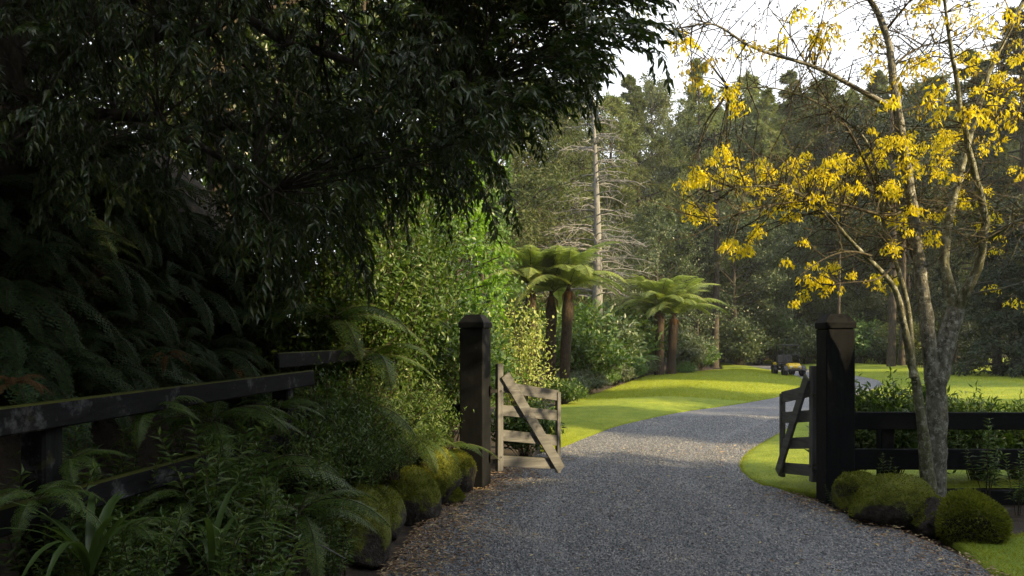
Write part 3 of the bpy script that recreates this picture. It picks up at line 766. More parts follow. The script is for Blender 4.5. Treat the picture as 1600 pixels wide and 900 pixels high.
# ------------------------------------------------------------------ the wood behind the lawns
def topz(y, d): return CAM_H + (HORIZON - y) * d / FPX
BG = [  # x in the photo, distance, crown top in the photo, kind, foliage, width, label
    (905, 54, 62, 'feather1', 'conifer', .95, 'tall feathery conifer directly behind the bare grey tree'),
    (985, 60, 112, 'feather1', 'conifer', .9, 'tall conifer right of the bare grey tree, top near the overhanging leaves'),
    (840, 44, 120, 'feather2', 'conifer', 1.1, 'dense olive conifer behind the left tree fern'),
    (770, 38, 150, 'round1', 'conifer', 1.1, 'bushy olive tree behind the bright green maple'),
    (1012, 80, 172, 'round1', 'conifer', .8, 'far rounded tree at the left of the sky notch'),
    (1050, 88, 205, 'round2', 'broad', .8, 'far low rounded tree at the bottom of the sky notch'),
    (1095, 60, 92, 'feather1', 'conifer_pale', .85, 'pale green conifer rising right of the sky notch'),
    (1160, 66, 118, 'feather2', 'conifer_pale', 1.0, 'pale conifer behind the leftmost yellow leaf clusters'),
    (1232, 70, 105, 'feather1', 'conifer', .9, 'conifer with pointed top behind the middle of the yellow tree'),
    (1300, 62, 120, 'feather2', 'conifer', 1.1, 'broad feathery conifer behind the yellow tree, above the right gate post'),
    (1372, 66, 112, 'feather1', 'conifer', 1.0, 'conifer just left of the tall yellow tree leader'),
    (1448, 58, 118, 'feather2', 'conifer', 1.1, 'conifer between the upper stems of the yellow tree'),
    (1520, 52, 70, 'feather1', 'conifer', 1.1, 'tall conifer behind the right stems of the yellow tree'),
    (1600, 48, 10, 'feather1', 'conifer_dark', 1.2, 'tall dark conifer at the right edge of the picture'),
    (1195, 62, 140, 'feather1', 'conifer_pale', 1.0, 'pale conifer between two others, behind the dense yellow clusters'),
    (1268, 68, 125, 'feather2', 'conifer', 1.0, 'conifer over the cart, half hidden by yellow leaves'),
    (1338, 64, 135, 'feather1', 'conifer_pale', 1.0, 'pale conifer left of the straight grey trunks'),
    (1410, 62, 130, 'feather2', 'conifer', 1.0, 'conifer right behind the tall yellow tree leader'),
    (950, 58, 150, 'feather2', 'conifer_pale', 1.0, 'pale conifer close right of the bare grey tree'),
    (870, 50, 150, 'feather2', 'conifer', 1.1, 'olive conifer close left of the bare grey tree'),
    (1150, 54, 330, 'round2', 'broad', .9, 'dark broadleaf tree behind the right tree fern'),
    (1245, 56, 350, 'round1', 'broad', .9, 'dark broadleaf tree behind the utility cart'),
    (1335, 54, 340, 'round2', 'conifer', .9, 'dark bushy tree right of the right gate post top'),
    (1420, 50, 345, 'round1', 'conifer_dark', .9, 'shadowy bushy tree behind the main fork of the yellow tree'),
    (1030, 46, 345, 'round2', 'broad', .85, 'glossy dark camellia-like tree between the two tree ferns'),
    (935, 42, 360, 'round1', 'broad', .8, 'dark leafy tree behind the left tree fern fronds'),
    (1090, 50, 400, 'round1', 'conifer_dark', .8, 'low dark tree close behind the right tree fern'),
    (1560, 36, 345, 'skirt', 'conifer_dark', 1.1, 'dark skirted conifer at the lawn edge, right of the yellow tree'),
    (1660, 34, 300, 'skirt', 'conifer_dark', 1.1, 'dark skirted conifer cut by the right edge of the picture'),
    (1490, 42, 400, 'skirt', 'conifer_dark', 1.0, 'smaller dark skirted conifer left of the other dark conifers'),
]
for k, (px, d, ty_, key, mat, wd, lab) in enumerate(BG):
    p = AT(px, 0, d)
    tree(lab, (p[0], d, -.05), key, mat, topz(ty_, d) * 1.02, k * 1.7, wd, 'trees of the wood behind the lawns')
rg = rng_(77)
for k, px in enumerate(range(560, 1800, 68)):
    d = 96 + rg.uniform(-6, 10)
    tree('far conifer in the back row of the wood, seen through gaps', (AT(px, 0, d)[0], d, 0), ('feather1', 'feather2', 'round1')[k % 3], 'conifer', topz(255 + rg.uniform(-25, 25), d), k * 2.1, 1.2, 'back row of the wood')
for k, px in enumerate(range(1080, 1700, 42)):
    d = 78 + rg.uniform(-4, 5)
    tree('conifer of the middle row behind the yellow tree, filling the tree line', (AT(px, 0, d)[0], d, 0), ('feather1', 'feather2')[k % 2], ('conifer', 'conifer_pale')[k % 2], topz(150 + rg.uniform(-25, 25), d), k * 2.3, 1.15, 'middle row of the wood')
# tall straight trunks standing clear in the understorey
for px, d, w, lab in ((1116, 50, .5, 'dark straight trunk at the lawn edge right of the right tree fern'), (1392, 44, .42, 'straight grey trunk left of the yellow tree, beyond the lawn'), (1408, 45, .34, 'thinner grey trunk close beside the straight grey trunk'), (1308, 47, .2, 'thin pale trunk just left of the right gate post top')):
    x = AT(px, 0, d)[0]
    t = thing('tree', lab, 'tree', (x, d, 0))
    kk = np.linspace(0, 1, 9)
    MB().add(*tube(np.stack((.15 * np.sin(kk * 3), 0 * kk, kk * 15 - .1), 1), w / 2 * (1 - .6 * kk) + .12 * w * np.exp(-kk * 30), 9)).obj('trunk', M['bark'], t, True)
    r = rng_(int(px)); lv = MB()
    mw = MB()
    for i in range(14):
        z = r.uniform(7.5, 14.5); a = r.uniform(0, 6.28); L = r.uniform(1.2, 2.6); q = np.array((0, 0, z)); e = q + L * np.array((math.cos(a), math.sin(a), .15))
        mw.add(*tube(np.array((q, (q + e) / 2 + (0, 0, .12), e)), (.05, .03, .01), 4))
        m = 150; s = r.uniform(.2, 1.05, m); p = q + (e - q) * s[:, None] + r.normal(0, .28, (m, 3))
        lv.add(*scatter(*T_DIA, p, frames(rand_dirs(r, m), rand_dirs(r, m)), np.stack((np.full(m, .11), np.full(m, .34), np.full(m, .3)), 1)))
    tag(mw.obj('limbs', M['bark'], t), kind='stuff'); lv.obj('crown', M['conifer_dark'], t)

# bare grey conifer
d = 36.0
bt = thing('bare_tree', 'bare grey dead-limbed conifer standing against the olive trees', 'tree', (AT(930, 0, d)[0], d, 0))
kk = np.linspace(0, 1, 12); H = topz(150, d)
MB().add(*tube(np.stack((.12 * np.sin(kk * 4), 0 * kk, kk * H), 1), .30 * (1 - .9 * kk) + .01, 9)).obj('trunk', M['bark_dead'], bt, True)
r = rng_(31); br = MB(); tw = MB()
for i in range(120):
    u = r.uniform(.28, .97); z = u * H; a = r.uniform(0, 6.28); L = 3.3 * (1 - u) ** .55 * r.uniform(.55, 1.15) + .25
    tt = np.linspace(0, 1, 6); o_ = np.array((math.cos(a), math.sin(a), 0))
    P = np.array((0, 0, z)) + o_ * (L * tt)[:, None] + np.array((0, 0, 1.)) * (L * (.28 * tt - .35 * tt ** 2))[:, None] + r.normal(0, .05, (6, 3)) * tt[:, None]
    br.add(*tube(P, .036 * (1 - .7 * tt), 4))
    for j in range(9):
        q, dd = along(P, np.array([r.uniform(.3, 1)])); e = q[0] + nrm(dd[0] + .8 * r.normal(size=3)) * L * r.uniform(.12, .3)
        tw.add(*tube(np.array((q[0], (q[0] + e) / 2 + r.normal(0, .03, 3), e)), (.014, .011, .005), 3))
br.obj('bare_branches', M['bark_dead'], bt); tw.obj('bare_twigs', M['bark_dead'], bt)

# ------------------------------------------------------------------ trees added to shade the place, mostly out of view
targets = [(np.array(p), g) for p, g in (((4.0, 11.4, .05), .5), ((14.5, 21.6, 0), .8), ((17.5, 22.6, 0), .6), ((4.6, 19.6, 0), .15), ((2.9, 8.3, 3.3), .5), ((3.8, 8.3, 3.5), .5), ((5.0, 8.5, 4.4), .5), ((-1.0, 13.2, 3.9), .4), ((-1.6, 9.0, 1.9), .5), ((-.9, 9.3, 1.6), .4), ((.1, 9.6, .8), .5), ((-1.0, 8.3, .9), .3), ((7.3, 37.5, 3.9), 1.0), ((1.1, 24, 4.1), .8))]
sd_ = np.array(sdir)
def blocked(c, rad):
    """does a crown at c with radii rad stand in one of the sun's gaps"""
    for p, g in targets:
        o_ = (p - c) / (rad + g); dv = sd_ / (rad + g)
        A, B, C = dv @ dv, 2 * o_ @ dv, o_ @ o_ - 1
        if B * B - 4 * A * C > 0 and (-B + math.sqrt(B * B - 4 * A * C)) > 0: return True
    return False
def covered(p, crowns):
    n_ = 0
    for c, rad in crowns:
        o_ = (p - c) / rad; dv = sd_ / rad
        A, B, C = dv @ dv, 2 * o_ @ dv, o_ @ o_ - 1
        if B * B - 4 * A * C > 0 and (-B + math.sqrt(B * B - 4 * A * C)) > 0: n_ += 1
    return n_ > 1
rg = rng_(5); CROWNS = []
shade = [np.array((x, y, .1)) for y in np.arange(9, 17, 1.0) for x in np.arange(xr(y) - .5, xr(y) + 6, 1.0) if (x - 4.0) ** 2 + ((y - 11.4) * 1.6) ** 2 > 1.5 ** 2]
shade += [np.array((x, y, .1)) for y in np.arange(17, 34, 1.3) for x in np.arange(xr(y) + 1, xr(y) + 16, 1.6) if not (abs(y - 21.8) < 1.3 and x > 12.5)]
shade += [np.array((x, y, .1)) for y in np.arange(9, 16, .8) for x in np.arange(xl(y), xr(y), .7)]
shade += [np.array((x, y, .1)) for x, y in ((6, 25), (8, 30), (5.5, 18.5), (11, 36))]
shade += [np.array((x, y, z)) for y in (6.5, 7.5, 8.5, 9.5, 10.5) for x in np.arange(-1, 6, .8) for z in (.2, 1.2)]
shade += [np.array((x, y, 1.0)) for x in np.arange(-3.5, -.5, .6) for y in (4, 5.5, 7)]
shade += [np.array((x, y, .1)) for y in np.arange(12.5, 40, 1.5) for x in np.arange(xbed(y), xl(y), 1.3)]
rg.shuffle(shade)
shade = shade + shade
for k, p in enumerate(shade):  # unseen trees placed along the sun's rays to shade these points
    if covered(p, CROWNS): continue
    for q in range(80):
        c = p + sd_ * rg.uniform(9, 55)
        x, y, z = c[0], c[1], c[2]
        if x < 1.05 * max(y, 0) + 7 or z > 15 or y < -30: continue
        h = max(5.0, z * rg.uniform(1.15, 1.7)); wd = rg.uniform(.6, .95); cr = 3.5 * h / 18 * wd
        cen, rad = np.array((x, y, h * .52)), np.array((cr, cr, h * .48))
        if blocked(cen, rad * np.array((1.15, 1.15, 1.02))) or any((x - a[0]) ** 2 + (y - a[1]) ** 2 < 1.3 ** 2 for a, _ in CROWNS): continue
        CROWNS.append((cen, rad * np.array((.8, .8, .9))))
        tree('unseen tree of the wood to the right, placed to block the sun', (x, y, 0), ('feather2', 'round1')[k % 5 == 0], 'conifer', h, k, wd if k % 5 else wd * .8, 'unseen sun-blocking trees to the right')
        break
for k, (x, y, h) in enumerate(((-7, -6, 14), (-2, -11, 17), (4.5, -12, 15), (10, -10, 14), (-13, -2, 16), (-12, 6, 15), (-11, 13, 16), (-16, 20, 17), (-9, 20, 12), (-20, 30, 18), (-12, 33, 15), (15, -7, 13), (1.5, -8, 12), (-4.5, -7.5, 12))):  # mostly unseen trees, put in to cut light from behind and left
    tree('tree added to the wood behind and to the left to block light, mostly unseen', (x, y, float(ground_z(x, y)) - .1), ('round1', 'round2')[k % 2], 'broad', h, k * 1.3, 1.0, 'added light-blocking trees behind and to the left')

for k, (x, y, h) in enumerate(((9.6, 5.0, 5.2), (10.4, 2.6, 5.6), (9.4, .2, 5.6), (9.8, -2.6, 6.0), (12.6, 4.4, 6.0), (12.8, 1.2, 6.4), (7.8, -4.4, 6.0), (13.5, -2.4, 7), (5.0, -6.0, 6.5), (15, 6.5, 6.0), (10.8, -6, 7))):  # low trees added out of view to keep sun off the foreground
    if not blocked(np.array((x, y, h * .5)), np.array((2.5, 2.5, h * .55))):
        tree('unseen bushy small tree at the right, added to block the low sun', (x, y, 0), ('round1', 'round2')[k % 2], 'broad', h, k * 1.7, 1.05, 'bushy sun blockers added out of view at the right')
for k, (x, y, h, w) in enumerate(((-4.2, -1.2, 9.5, 1.05), (-7.2, 2.4, 11, 1.0), (-8.0, -2.5, 9, 1.1), (-7.6, 7.5, 9.0, .9), (-1.0, -4.6, 9.5, 1.0), (-6.8, 11.0, 9.0, .85), (-5.2, 14.5, 11, .8), (-3.8, 20, 13, .6))):  # canopies added to hold sky light off the left side
    tree('spreading evergreen added to darken the left side, mostly out of view', (x, y, float(ground_z(x, y)) - .1), 'canopy', 'overhang', h, k * 1.1, w, 'spreading evergreens added to darken the left side')

# ------------------------------------------------------------------ tree ferns
FR = [frond_mb(300 + k, L=2.5, e0=(74, 58, 40)[k], e1=(-22, -38, -50)[k], w=.46, n=30, sub=9, droop=.25, rs=.018).mesh('frond', [M['treefern'], M['twig']]) for k in range(3)]
def tree_fern(label, x, y, heads, s=1.0):
    t = thing('tree_fern', label, 'tree fern', (x, y, 0))
    r = rng_(int(x * 100) % 997)
    for hx, hy, hz, n, fs in heads:
        kk = np.linspace(0, 1, 14)
        P = np.stack((hx * (.75 + .25 * kk), hy * (.75 + .25 * kk), kk * hz - .05), 1)
        P[-1, 2] += .18; P[-2, 2] += .10
        rad = .15 + .05 * kk ** 3 + .05 * np.exp(-kk * 8); rad[-1] = .02; rad[-2] = .11; V, F = tube(P, rad * s, 11)
        V = V + .022 * np.stack((grad_noise(V, 3, 3), grad_noise(V, 4, 3), 0 * V[:, 0]), 1)
        MB().add(V, F).obj('trunk', M['fern_trunk'], t, True)
        for j in range(n):
            a = j * 2.399 + r.normal(0, .15); u = j / n
            me = FR[0 if u > .42 else (1 if u > .15 else 2)]
            link('frond', me, t, (hx, hy, hz - .02), (r.normal(.16 if u > .42 else 0, .06), r.normal(0, .08), a), fs * r.uniform(.85, 1.1))
        for j in range(6):
            a = j * 1.05; fr = link('dead_frond', FR[2], t, (hx, hy, hz - .06), (R(-55), 0, a), fs * .2)
            fr.material_slots[0].link = 'OBJECT'; fr.material_slots[0].material = M['rust']
    return t
d = 37.5
tree_fern('twin-trunked tree fern standing on the lawn edge bed, right of the other', AT(1030, 0, d)[0], d, ((0, 0, 3.1, 24, 1.12), (.75, .25, 2.85, 22, 1.12)), 1.35)
d = 24.0
tree_fern('tall pale green tree fern behind the variegated shrub, left of the other', AT(856, 0, d)[0], d, ((-.55, 0, 3.35, 20, .92), (.12, .3, 3.15, 20, .95), (.62, -.1, 3.3, 18, .9)), 1.0)
BF = [frond_mb(320 + k, L=1.3, e0=(75, 60)[k], e1=(0, -25)[k], w=.24, n=26, sub=7, droop=.2, rs=.01).mesh('frond', [M['treefern'], M['twig']]) for k in range(2)]
def fern(label, loc, n, meshes, s, seed, group=None, mat=None, a0=0, aspan=6.283, name='fern'):
    t = thing(name, label, 'fern', loc, 0, group); r = rng_(seed)
    for j in range(n):
        o = link('frond', meshes[j % len(meshes)], t, (0, 0, 0), (r.normal(0, .12), r.normal(0, .1), a0 + aspan * (j + r.uniform(-.3, .3)) / n), s * r.uniform(.8, 1.15))
        if mat: o.material_slots[0].link = 'OBJECT'; o.material_slots[0].material = M[mat]
    return t
for px, d, s, lab in ((955, 33, 1.35, 'upright fern clump left of the twin-trunked tree fern'), (990, 35, 1.2, 'second fern clump, close to the twin-trunked tree fern')):
    fern(lab, (AT(px, 0, d)[0], d, .5), 14, BF, s, int(px), mat='midgreen')

# ------------------------------------------------------------------ garden bed left of the lawn
A1 = dict(seed=51, rx=.9, ry=.9, h=1.5, n_shoot=150, per=26, ll=.13, lw=.06, hang=.2)
A2 = dict(seed=52, rx=.7, ry=.7, h=.7, n_shoot=110, per=22, ll=.13, lw=.035, hang=.1, tmpl=T_LANCE)
A3 = dict(seed=53, rx=.55, ry=.55, h=1.9, n_shoot=140, per=20, ll=.05, lw=.028, hang=.1, upright=1.0, fill=.4)
A4 = dict(seed=54, rx=1.3, ry=1.3, h=2.6, n_shoot=260, per=36, ll=.12, lw=.06, hang=.25)
for k, (px, d, sc, key, mat, lab) in enumerate((
        (893, 24, 1.0, 'A2', 'greyshrub', 'low grey-green shrub in the bed nearest the gate end'),
        (918, 26, 1.1, 'A2', 'greyshrub', 'low grey-green shrub in the bed, second from the gate'),
        (938, 29, 1.1, 'A2', 'midgreen', 'low green shrub in the bed below the left tree fern'),
        (962, 30.5, 1.1, 'A2', 'greyshrub', 'low grey-green shrub at the middle of the bed edge'),
        (985, 33.5, 1.2, 'A2', 'midgreen', 'low green shrub before the fern clumps'),
        (1003, 37, 1.2, 'A2', 'greyshrub', 'low shrub just left of the twin-trunked tree fern'),
        (1072, 38.6, .9, 'A2', 'midgreen', 'flat leafy patch on the lawn right of the twin-trunked tree fern'),
        (1075, 42.5, 1.5, 'A1', 'greyshrub', 'rounded grey-green shrub behind the twin-trunked tree fern, right side'),
        (1095, 44.5, 1.2, 'A1', 'midgreen', 'rounded shrub at the far end of the garden bed'),
        (915, 27, 1.6, 'A1', 'hedge', 'tall leafy shrub right of the left tree fern trunks'),
        (935, 31, 2.0, 'A1', 'broad', 'large leafy shrub behind the low grey-green row'),
        (895, 30, 2.2, 'A1', 'hedge', 'large shrub behind the left tree fern trunks'),
        (1010, 41, 2.2, 'A1', 'broad', 'dark shrub behind the twin-trunked tree fern'),
        (975, 38, 2.4, 'A1', 'hedge', 'dark green shrub behind the fern clumps'),
        (880, 21, 1.0, 'A2', 'hedge', 'low dark shrub seen over the open left gate'),
        (1155, 52, 2.0, 'A1', 'broad', 'dark rounded bush at the far lawn edge by the dark trunk'),
        (1185, 54, 2.2, 'A1', 'conifer', 'brownish bush at the far lawn edge left of the cart'),
        (1215, 55, 2.3, 'A1', 'midgreen', 'light green bush behind the cart'),
        (1262, 52, 2.0, 'A1', 'broad', 'dark bush right of the cart behind the drive'),
        (1345, 50, 2.2, 'A1', 'midgreen', 'light green bush right of the right gate post'),
        (1380, 49, 1.8, 'A1', 'broad', 'bush at the foot of the straight grey trunks'),
        (1430, 46, 2.0, 'A1', 'conifer', 'bush on the lawn edge seen left of the yellow tree trunk'),
        (1130, 58, 1.8, 'A1', 'midgreen', 'light bush between dark trunk and lawn'),
        (1300, 54, 2.2, 'A1', 'broad', 'dark bush hidden behind the right gate post'))):
    p = AT(px, 0, d)
    shrub(lab, 'shrub', (p[0], d, 0.0), key, mat, dict(A1=A1, A2=A2)[key], k * 1.1, sc)
d = 12.9
shrub('pale yellow-green variegated shrub behind the left gate post', 'shrub', (AT(815, 0, d)[0], d, .1), 'A3', 'varieg', A3, 0, 1.28)
shrub('dark leafy bush low behind the bars of the left gate', 'shrub', (AT(815, 0, 11.5)[0] + .05, 11.6, 0), 'A1', 'hedge', A1, .5, .62)
p = AT(672, 0, 14.2)
tree('bright lime-green small tree lit beside the dark overhanging leaves', (p[0], 14.2, 0), 'maple', 'bright', topz(215, 14.2), .7, .85)
p = AT(590, 0, 12.8)
tree('green small-leaved tree behind the overhanging branch, left of the lime-green one', (p[0], 12.8, 0), 'maple', 'midgreen', topz(240, 12.8), 2.7, 1.15)
p = AT(742, 0, 19)
tree('light green round-headed tree right of the lime-green tree', (p[0], 19, 0), 'maple', 'midgreen', topz(240, 19), 1.9, .7)
p = AT(712, 0, 16.5)
tree('second lime-green small tree, right of the first and behind the gate post', (p[0], 16.5, 0), 'maple', 'bright', topz(265, 16.5), 3.3, .72)
shrub('green shrub in front of the lime-green tree', 'shrub', (AT(690, 0, 12)[0], 12, 0), 'A4', 'midgreen', A4, 1, .95)
shrub('green shrub behind the left gate post', 'shrub', (AT(735, 0, 15)[0], 15, 0), 'A4', 'midgreen', A4, 2, .8)
shrub('tall green shrub left of the left tree fern', 'shrub', (AT(762, 0, 27)[0], 27, 0), 'A4', 'hedge', A4, 3, 1.6)

# ------------------------------------------------------------------ the dark left side: shrubs, fern bank, undergrowth
B1 = dict(seed=61, rx=.85, ry=.85, h=2.9, n_shoot=300, per=34, ll=.075, lw=.032, hang=.35, tmpl=T_LANCE)
B2 = dict(seed=62, rx=.6, ry=.6, h=1.0, n_shoot=190, per=26, ll=.05, lw=.018, hang=.15, tmpl=T_LANCE)
for k, (px, d, z, key, mat, sc, lab) in enumerate((
        (660, 10.3, .3, 'B1', 'hedge', 1.15, 'glossy small-leaved shrub just left of the left gate post'),
        (585, 9.2, .4, 'B1', 'hedge', 1.15, 'glossy dark shrub behind the far end of the old fence'),
        (510, 8.6, .5, 'B1', 'hedge', 1.1, 'glossy dark shrub over the end of the old top rail'),
        (430, 8.8, .9, 'B1', 'overhang', 1.1, 'dark shrub in deep shade above the old fence'),
        (645, 9.3, .3, 'B2', 'hedge', 1.0, 'low green bush at the foot of the left gate post'),
        (625, 8.4, .4, 'B2', 'undergrowth', 1.15, 'low fine-leaved bush above the mossy rocks'),
        (560, 7.6, .42, 'B2', 'undergrowth', 1.1, 'low fine-leaved bush left of the brown rock'),
        (500, 6.9, .42, 'B2', 'hedge', 1.1, 'low bush beside the end of the old fence'),
        (545, 6.6, .40, 'B2', 'undergrowth', .8, 'small bush drooping over the rocks at the drive edge'),
        (455, 6.0, .42, 'B2', 'undergrowth', .85, 'small dark bush in front of the old fence end'),
        (612, 7.55, .42, 'B2', 'undergrowth', .6, 'small bush spilling over the brown bare-faced rock'),
        (560, 6.75, .40, 'B2', 'hedge', .6, 'small bush spilling over the low mossy rock'),
        (660, 8.4, .48, 'B2', 'undergrowth', .5, 'small bush on top of the mossy rocks by the left post'))):
    shrub(lab, 'shrub', (AT(px, 0, d)[0], d, z), key, mat, dict(B1=B1, B2=B2)[key], k * 1.9, sc)

FD = [frond_mb(340 + k, L=(.75, .9, .7)[k], e0=(40, 20, 55)[k], e1=(-65, -70, -40)[k], w=.125, n=30, sub=5, droop=.45, rs=.004).mesh('frond', [M['fern_dark'], M['twig']]) for k in range(3)]
rg = rng_(91); k = 0
while k < 52:
    px, py, d = rg.uniform(-60, 560), rg.uniform(270, 600), rg.uniform(5.0, 8.6)
    p = AT(px, py, d); gz = float(ground_z(p[0], p[1]))
    if p[0] > xfence(d) - .25 or abs(p[2] - gz) > .35: continue
    lab = 'arching dark green fern ' + ('high on' if py < 380 else 'midway up' if py < 490 else 'low on') + ' the shaded bank, ' + ('by the left picture edge' if px < 110 else 'above the near old post' if px < 250 else 'above the middle of the old rail' if px < 400 else 'above the end of the old rail')
    fern(lab, (p[0], p[1], gz), 9, FD, rg.uniform(.8, 1.25), 400 + k, 'ferns on the shaded bank', None, R(150), R(200))
    k += 1
fern('rusty brown dying fern on the bank at the left edge of the picture', AT(20, 600, 4.4), 6, FD, .3, 3, None, 'rust', R(150), R(200))
fern('rusty fern patch on the bank above the old top rail', AT(260, 555, 5.6), 5, FD, .28, 4, None, 'rust', R(150), R(200))
FL = [frond_mb(360 + k, L=.95, e0=(35, 15)[k], e1=(-45, -55)[k], w=.15, n=34, sub=6, droop=.3, rs=.005).mesh('frond', [M['undergrowth'], M['twig']]) for k in range(2)]
for j, (px, py, d, s, lab) in enumerate(((615, 520, 9.6, 1.1, 'light green fern arching beside the left gate post top'), (575, 560, 8.2, 1.0, 'fern arching in the middle of the dark shrubs'), (640, 690, 8.4, .75, 'small fern over the mossy rocks'), (700, 700, 8.9, .6, 'small fern at the foot of the left gate post'), (540, 640, 7.4, .9, 'fern among the bushes left of the rocks'), (520, 500, 8.0, 1.0, 'fern high over the end of the old fence'), (400, 740, 5.4, .75, 'fern in front of the lower old rail'), (470, 800, 5.2, .7, 'fern low in the undergrowth near the rocks'), (330, 660, 5.3, .7, 'fern between the two old rails'), (60, 780, 3.4, .38, 'fern in the bottom left corner'), (235, 640, 4.5, .4, 'fern drooping over the middle of the old top rail'), (110, 720, 3.9, .35, 'fern in front of the near old post'), (300, 780, 4.4, .42, 'fern below the lower old rail'), (430, 640, 6.0, .5, 'fern at the end post of the old top rail'), (200, 830, 3.8, .34, 'fern beside the strap-leaved clump'))):
    fern(lab, AT(px, py, d), 9, FL, s, 500 + j)

# leafy upright plants
def stem_plant_mb(seed, h, n, ll, lw, spread=.35, whorl=3, step=.05, tmpl=T_LANCE):
    r = rng_(seed); mb = MB()
    for k in range(n):
        a = r.uniform(0, 6.28); hh = h * r.uniform(.65, 1.1); ln = r.uniform(.1, 1) * spread
        tt = np.linspace(0, 1, 6); P = np.stack((math.cos(a) * (ln * hh * tt ** 1.4 + .03), math.sin(a) * (ln * hh * tt ** 1.4 + .03), hh * tt - .03), 1) + r.normal(0, .012, (6, 3)) * tt[:, None]
        mb.add(*tube(P, np.linspace(.005, .002, 6), 4), 1)
        m = int(hh / step) * whorl; t = np.clip(.22 + .78 * (np.arange(m) // whorl + 1) / (m / whorl), 0, 1); p, d = along(P, t)
        az = np.arange(m) * 2.2 + r.uniform(0, 6); el = .15 + .9 * (t - .2) ** 2 + r.normal(0, .15, m)
        ld = np.stack((np.cos(az) * np.cos(el), np.sin(az) * np.cos(el), np.sin(el)), 1)
        s = r.uniform(.7, 1.1, m) * (1.1 - .55 * t)
        mb.add(*scatter(*tmpl, p, frames(ld, np.array((0, 0, 1.)) + .3 * r.normal(size=(m, 3))), np.stack((lw * s, ll * s, ll * s * 1.4), 1)), 0)
    return mb
UP = [stem_plant_mb(600 + k, (.75, .55, .9)[k], (6, 8, 5)[k], (.13, .11, .15)[k], (.036, .03, .04)[k]).mesh('leafy_stems', [M['undergrowth'], M['twig']]) for k in range(3)]
rg = rng_(15); k = 0
while k < 74:
    d = rg.uniform(2.9, 6.6); px, py = rg.uniform(-40, 640), 0
    p = AT(px, py, d); gz = float(ground_z(p[0], d))
    if p[0] > xl(d) - .38 or p[0] < xfence(d) - .5: continue
    o = link('leafy_plant', UP[k % 3], None, (p[0], d, gz - .02), (rg.normal(0, .1), rg.normal(0, .1), rg.uniform(0, 6.28)), rg.uniform(.65, 1.0) * (.75 if d < 3.6 else 1))
    tag(o, 'leafy plant ' + ('behind' if p[0] < xfence(d) else 'in front of') + ' the old fence, ' + ('in the bottom left corner' if px < 130 else 'near the strap leaves' if px < 260 else 'midway to the drive' if px < 400 else 'towards the rocks' if px < 520 else 'beside the rocks') + (', nearest' if d < 4 else ', halfway back' if d < 5.3 else ', furthest back'), 'plant', 'plants of the undergrowth along the old fence')
    k += 1
for j, (px, py, d, n) in enumerate(((140, 905, 3.3, 14), (330, 900, 4.0, 10))):
    t = thing('strap_leaf_plant', ('strap-leaved clump in the bottom left corner of the undergrowth', 'smaller strap-leaved clump right of the bottom left clump')[j], 'plant', AT(px, py, d))
    r = rng_(700 + j)
    for q in range(n):
        P = arc(r.uniform(.4, .65), r.uniform(65, 85), r.uniform(-50, 20), 9, q + 30 * j, .02); w = .016 * np.sin(np.linspace(.5, 3.0, 9)) + .001
        V = np.concatenate((P + np.stack((w, 0 * w, .25 * w), 1), P, P + np.stack((-w, 0 * w, .25 * w), 1)))
        i = np.arange(8)[:, None]; F = np.concatenate((np.concatenate((i, i + 1, i + 10, i + 9), 1), np.concatenate((i + 9, i + 10, i + 19, i + 18), 1)))
        V = V @ rotm('Z', r.uniform(0, 6.28)).T
        MB().add(V, F).obj('blade', M['strap'], t, True)
# dead twig lying over the undergrowth
P = np.array([AT(x, y, 5.0) for x, y in ((400, 810), (430, 838), (470, 848), (505, 858), (540, 878))]); P[:, 2] += .02
tag(MB().add(*tube(P, (.008, .008, .007, .006, .003), 5)).add(*tube(np.array((P[2], P[2] + (.12, .05, .06))), (.005, .002), 4)).obj('dead_twig', M['bark_dead']), 'pale bare twig lying across the undergrowth beside the drive', 'twig')

# ------------------------------------------------------------------ the big overhanging tree
ot = thing('overhanging_tree', 'large dark glossy-leaved tree hanging over the left half of the picture', 'tree', (-4.4, 6.8, float(ground_z(-4.4, 6.8)) - .1))
O0 = np.array((-4.4, 6.8, float(ground_z(-4.4, 6.8)) - .1))
kk = np.linspace(0, 1, 9)
TP = np.stack((.5 * kk ** 2, .2 * np.sin(kk * 3), kk * 6.5), 1)
MB().add(*tube(TP, .24 * (1 - .8 * kk) + .02, 10)).obj('trunk', M['bark'], ot, True)
limbs = [[(-4.3, 6.8, 4.0), (-3.0, 6.8, 4.8), (-1.5, 6.9, 4.9), (0, 7.0, 4.7), (1.0, 7.1, 4.35)],
         [(-4.2, 6.8, 4.5), (-2.8, 6.2, 5.4), (-1.2, 6.0, 5.6), (.4, 6.2, 5.3), (1.2, 6.4, 4.9)],
         [(-4.3, 6.8, 3.5), (-3.2, 6.2, 4.0), (-2.2, 5.8, 4.1), (-1.2, 5.7, 3.8), (-.4, 5.8, 3.5)],
         [(-4.3, 6.8, 3.3), (-3.0, 7.4, 3.7), (-2.0, 7.7, 3.75), (-1.2, 7.9, 3.65), (-.7, 8.1, 3.5)],
         [(-4.2, 6.8, 5.0), (-3.6, 5.2, 5.6), (-2.8, 3.6, 5.6), (-2.0, 2.4, 5.2), (-1.4, 1.4, 4.8)],
         [(-4.2, 6.8, 3.0), (-3.4, 5.8, 3.4), (-2.7, 5.2, 3.3), (-2.0, 5.0, 3.0), (-1.5, 5.0, 2.75)]]
LPS = []
for lp in limbs:
    lp = np.array(lp); k5 = np.linspace(0, 1, 5); k12 = np.linspace(0, 1, 14)
    P = np.stack([np.interp(k12, k5, lp[:, c]) for c in range(3)], 1) + rng_(int(lp[1, 1] * 100)).normal(0, .04, (14, 3)); P[0] = lp[0]
    MB().add(*tube(P - O0, .075 * (1 - k12 * .85), 6)).obj('limb', M['bark'], ot, True); LPS.append(P)
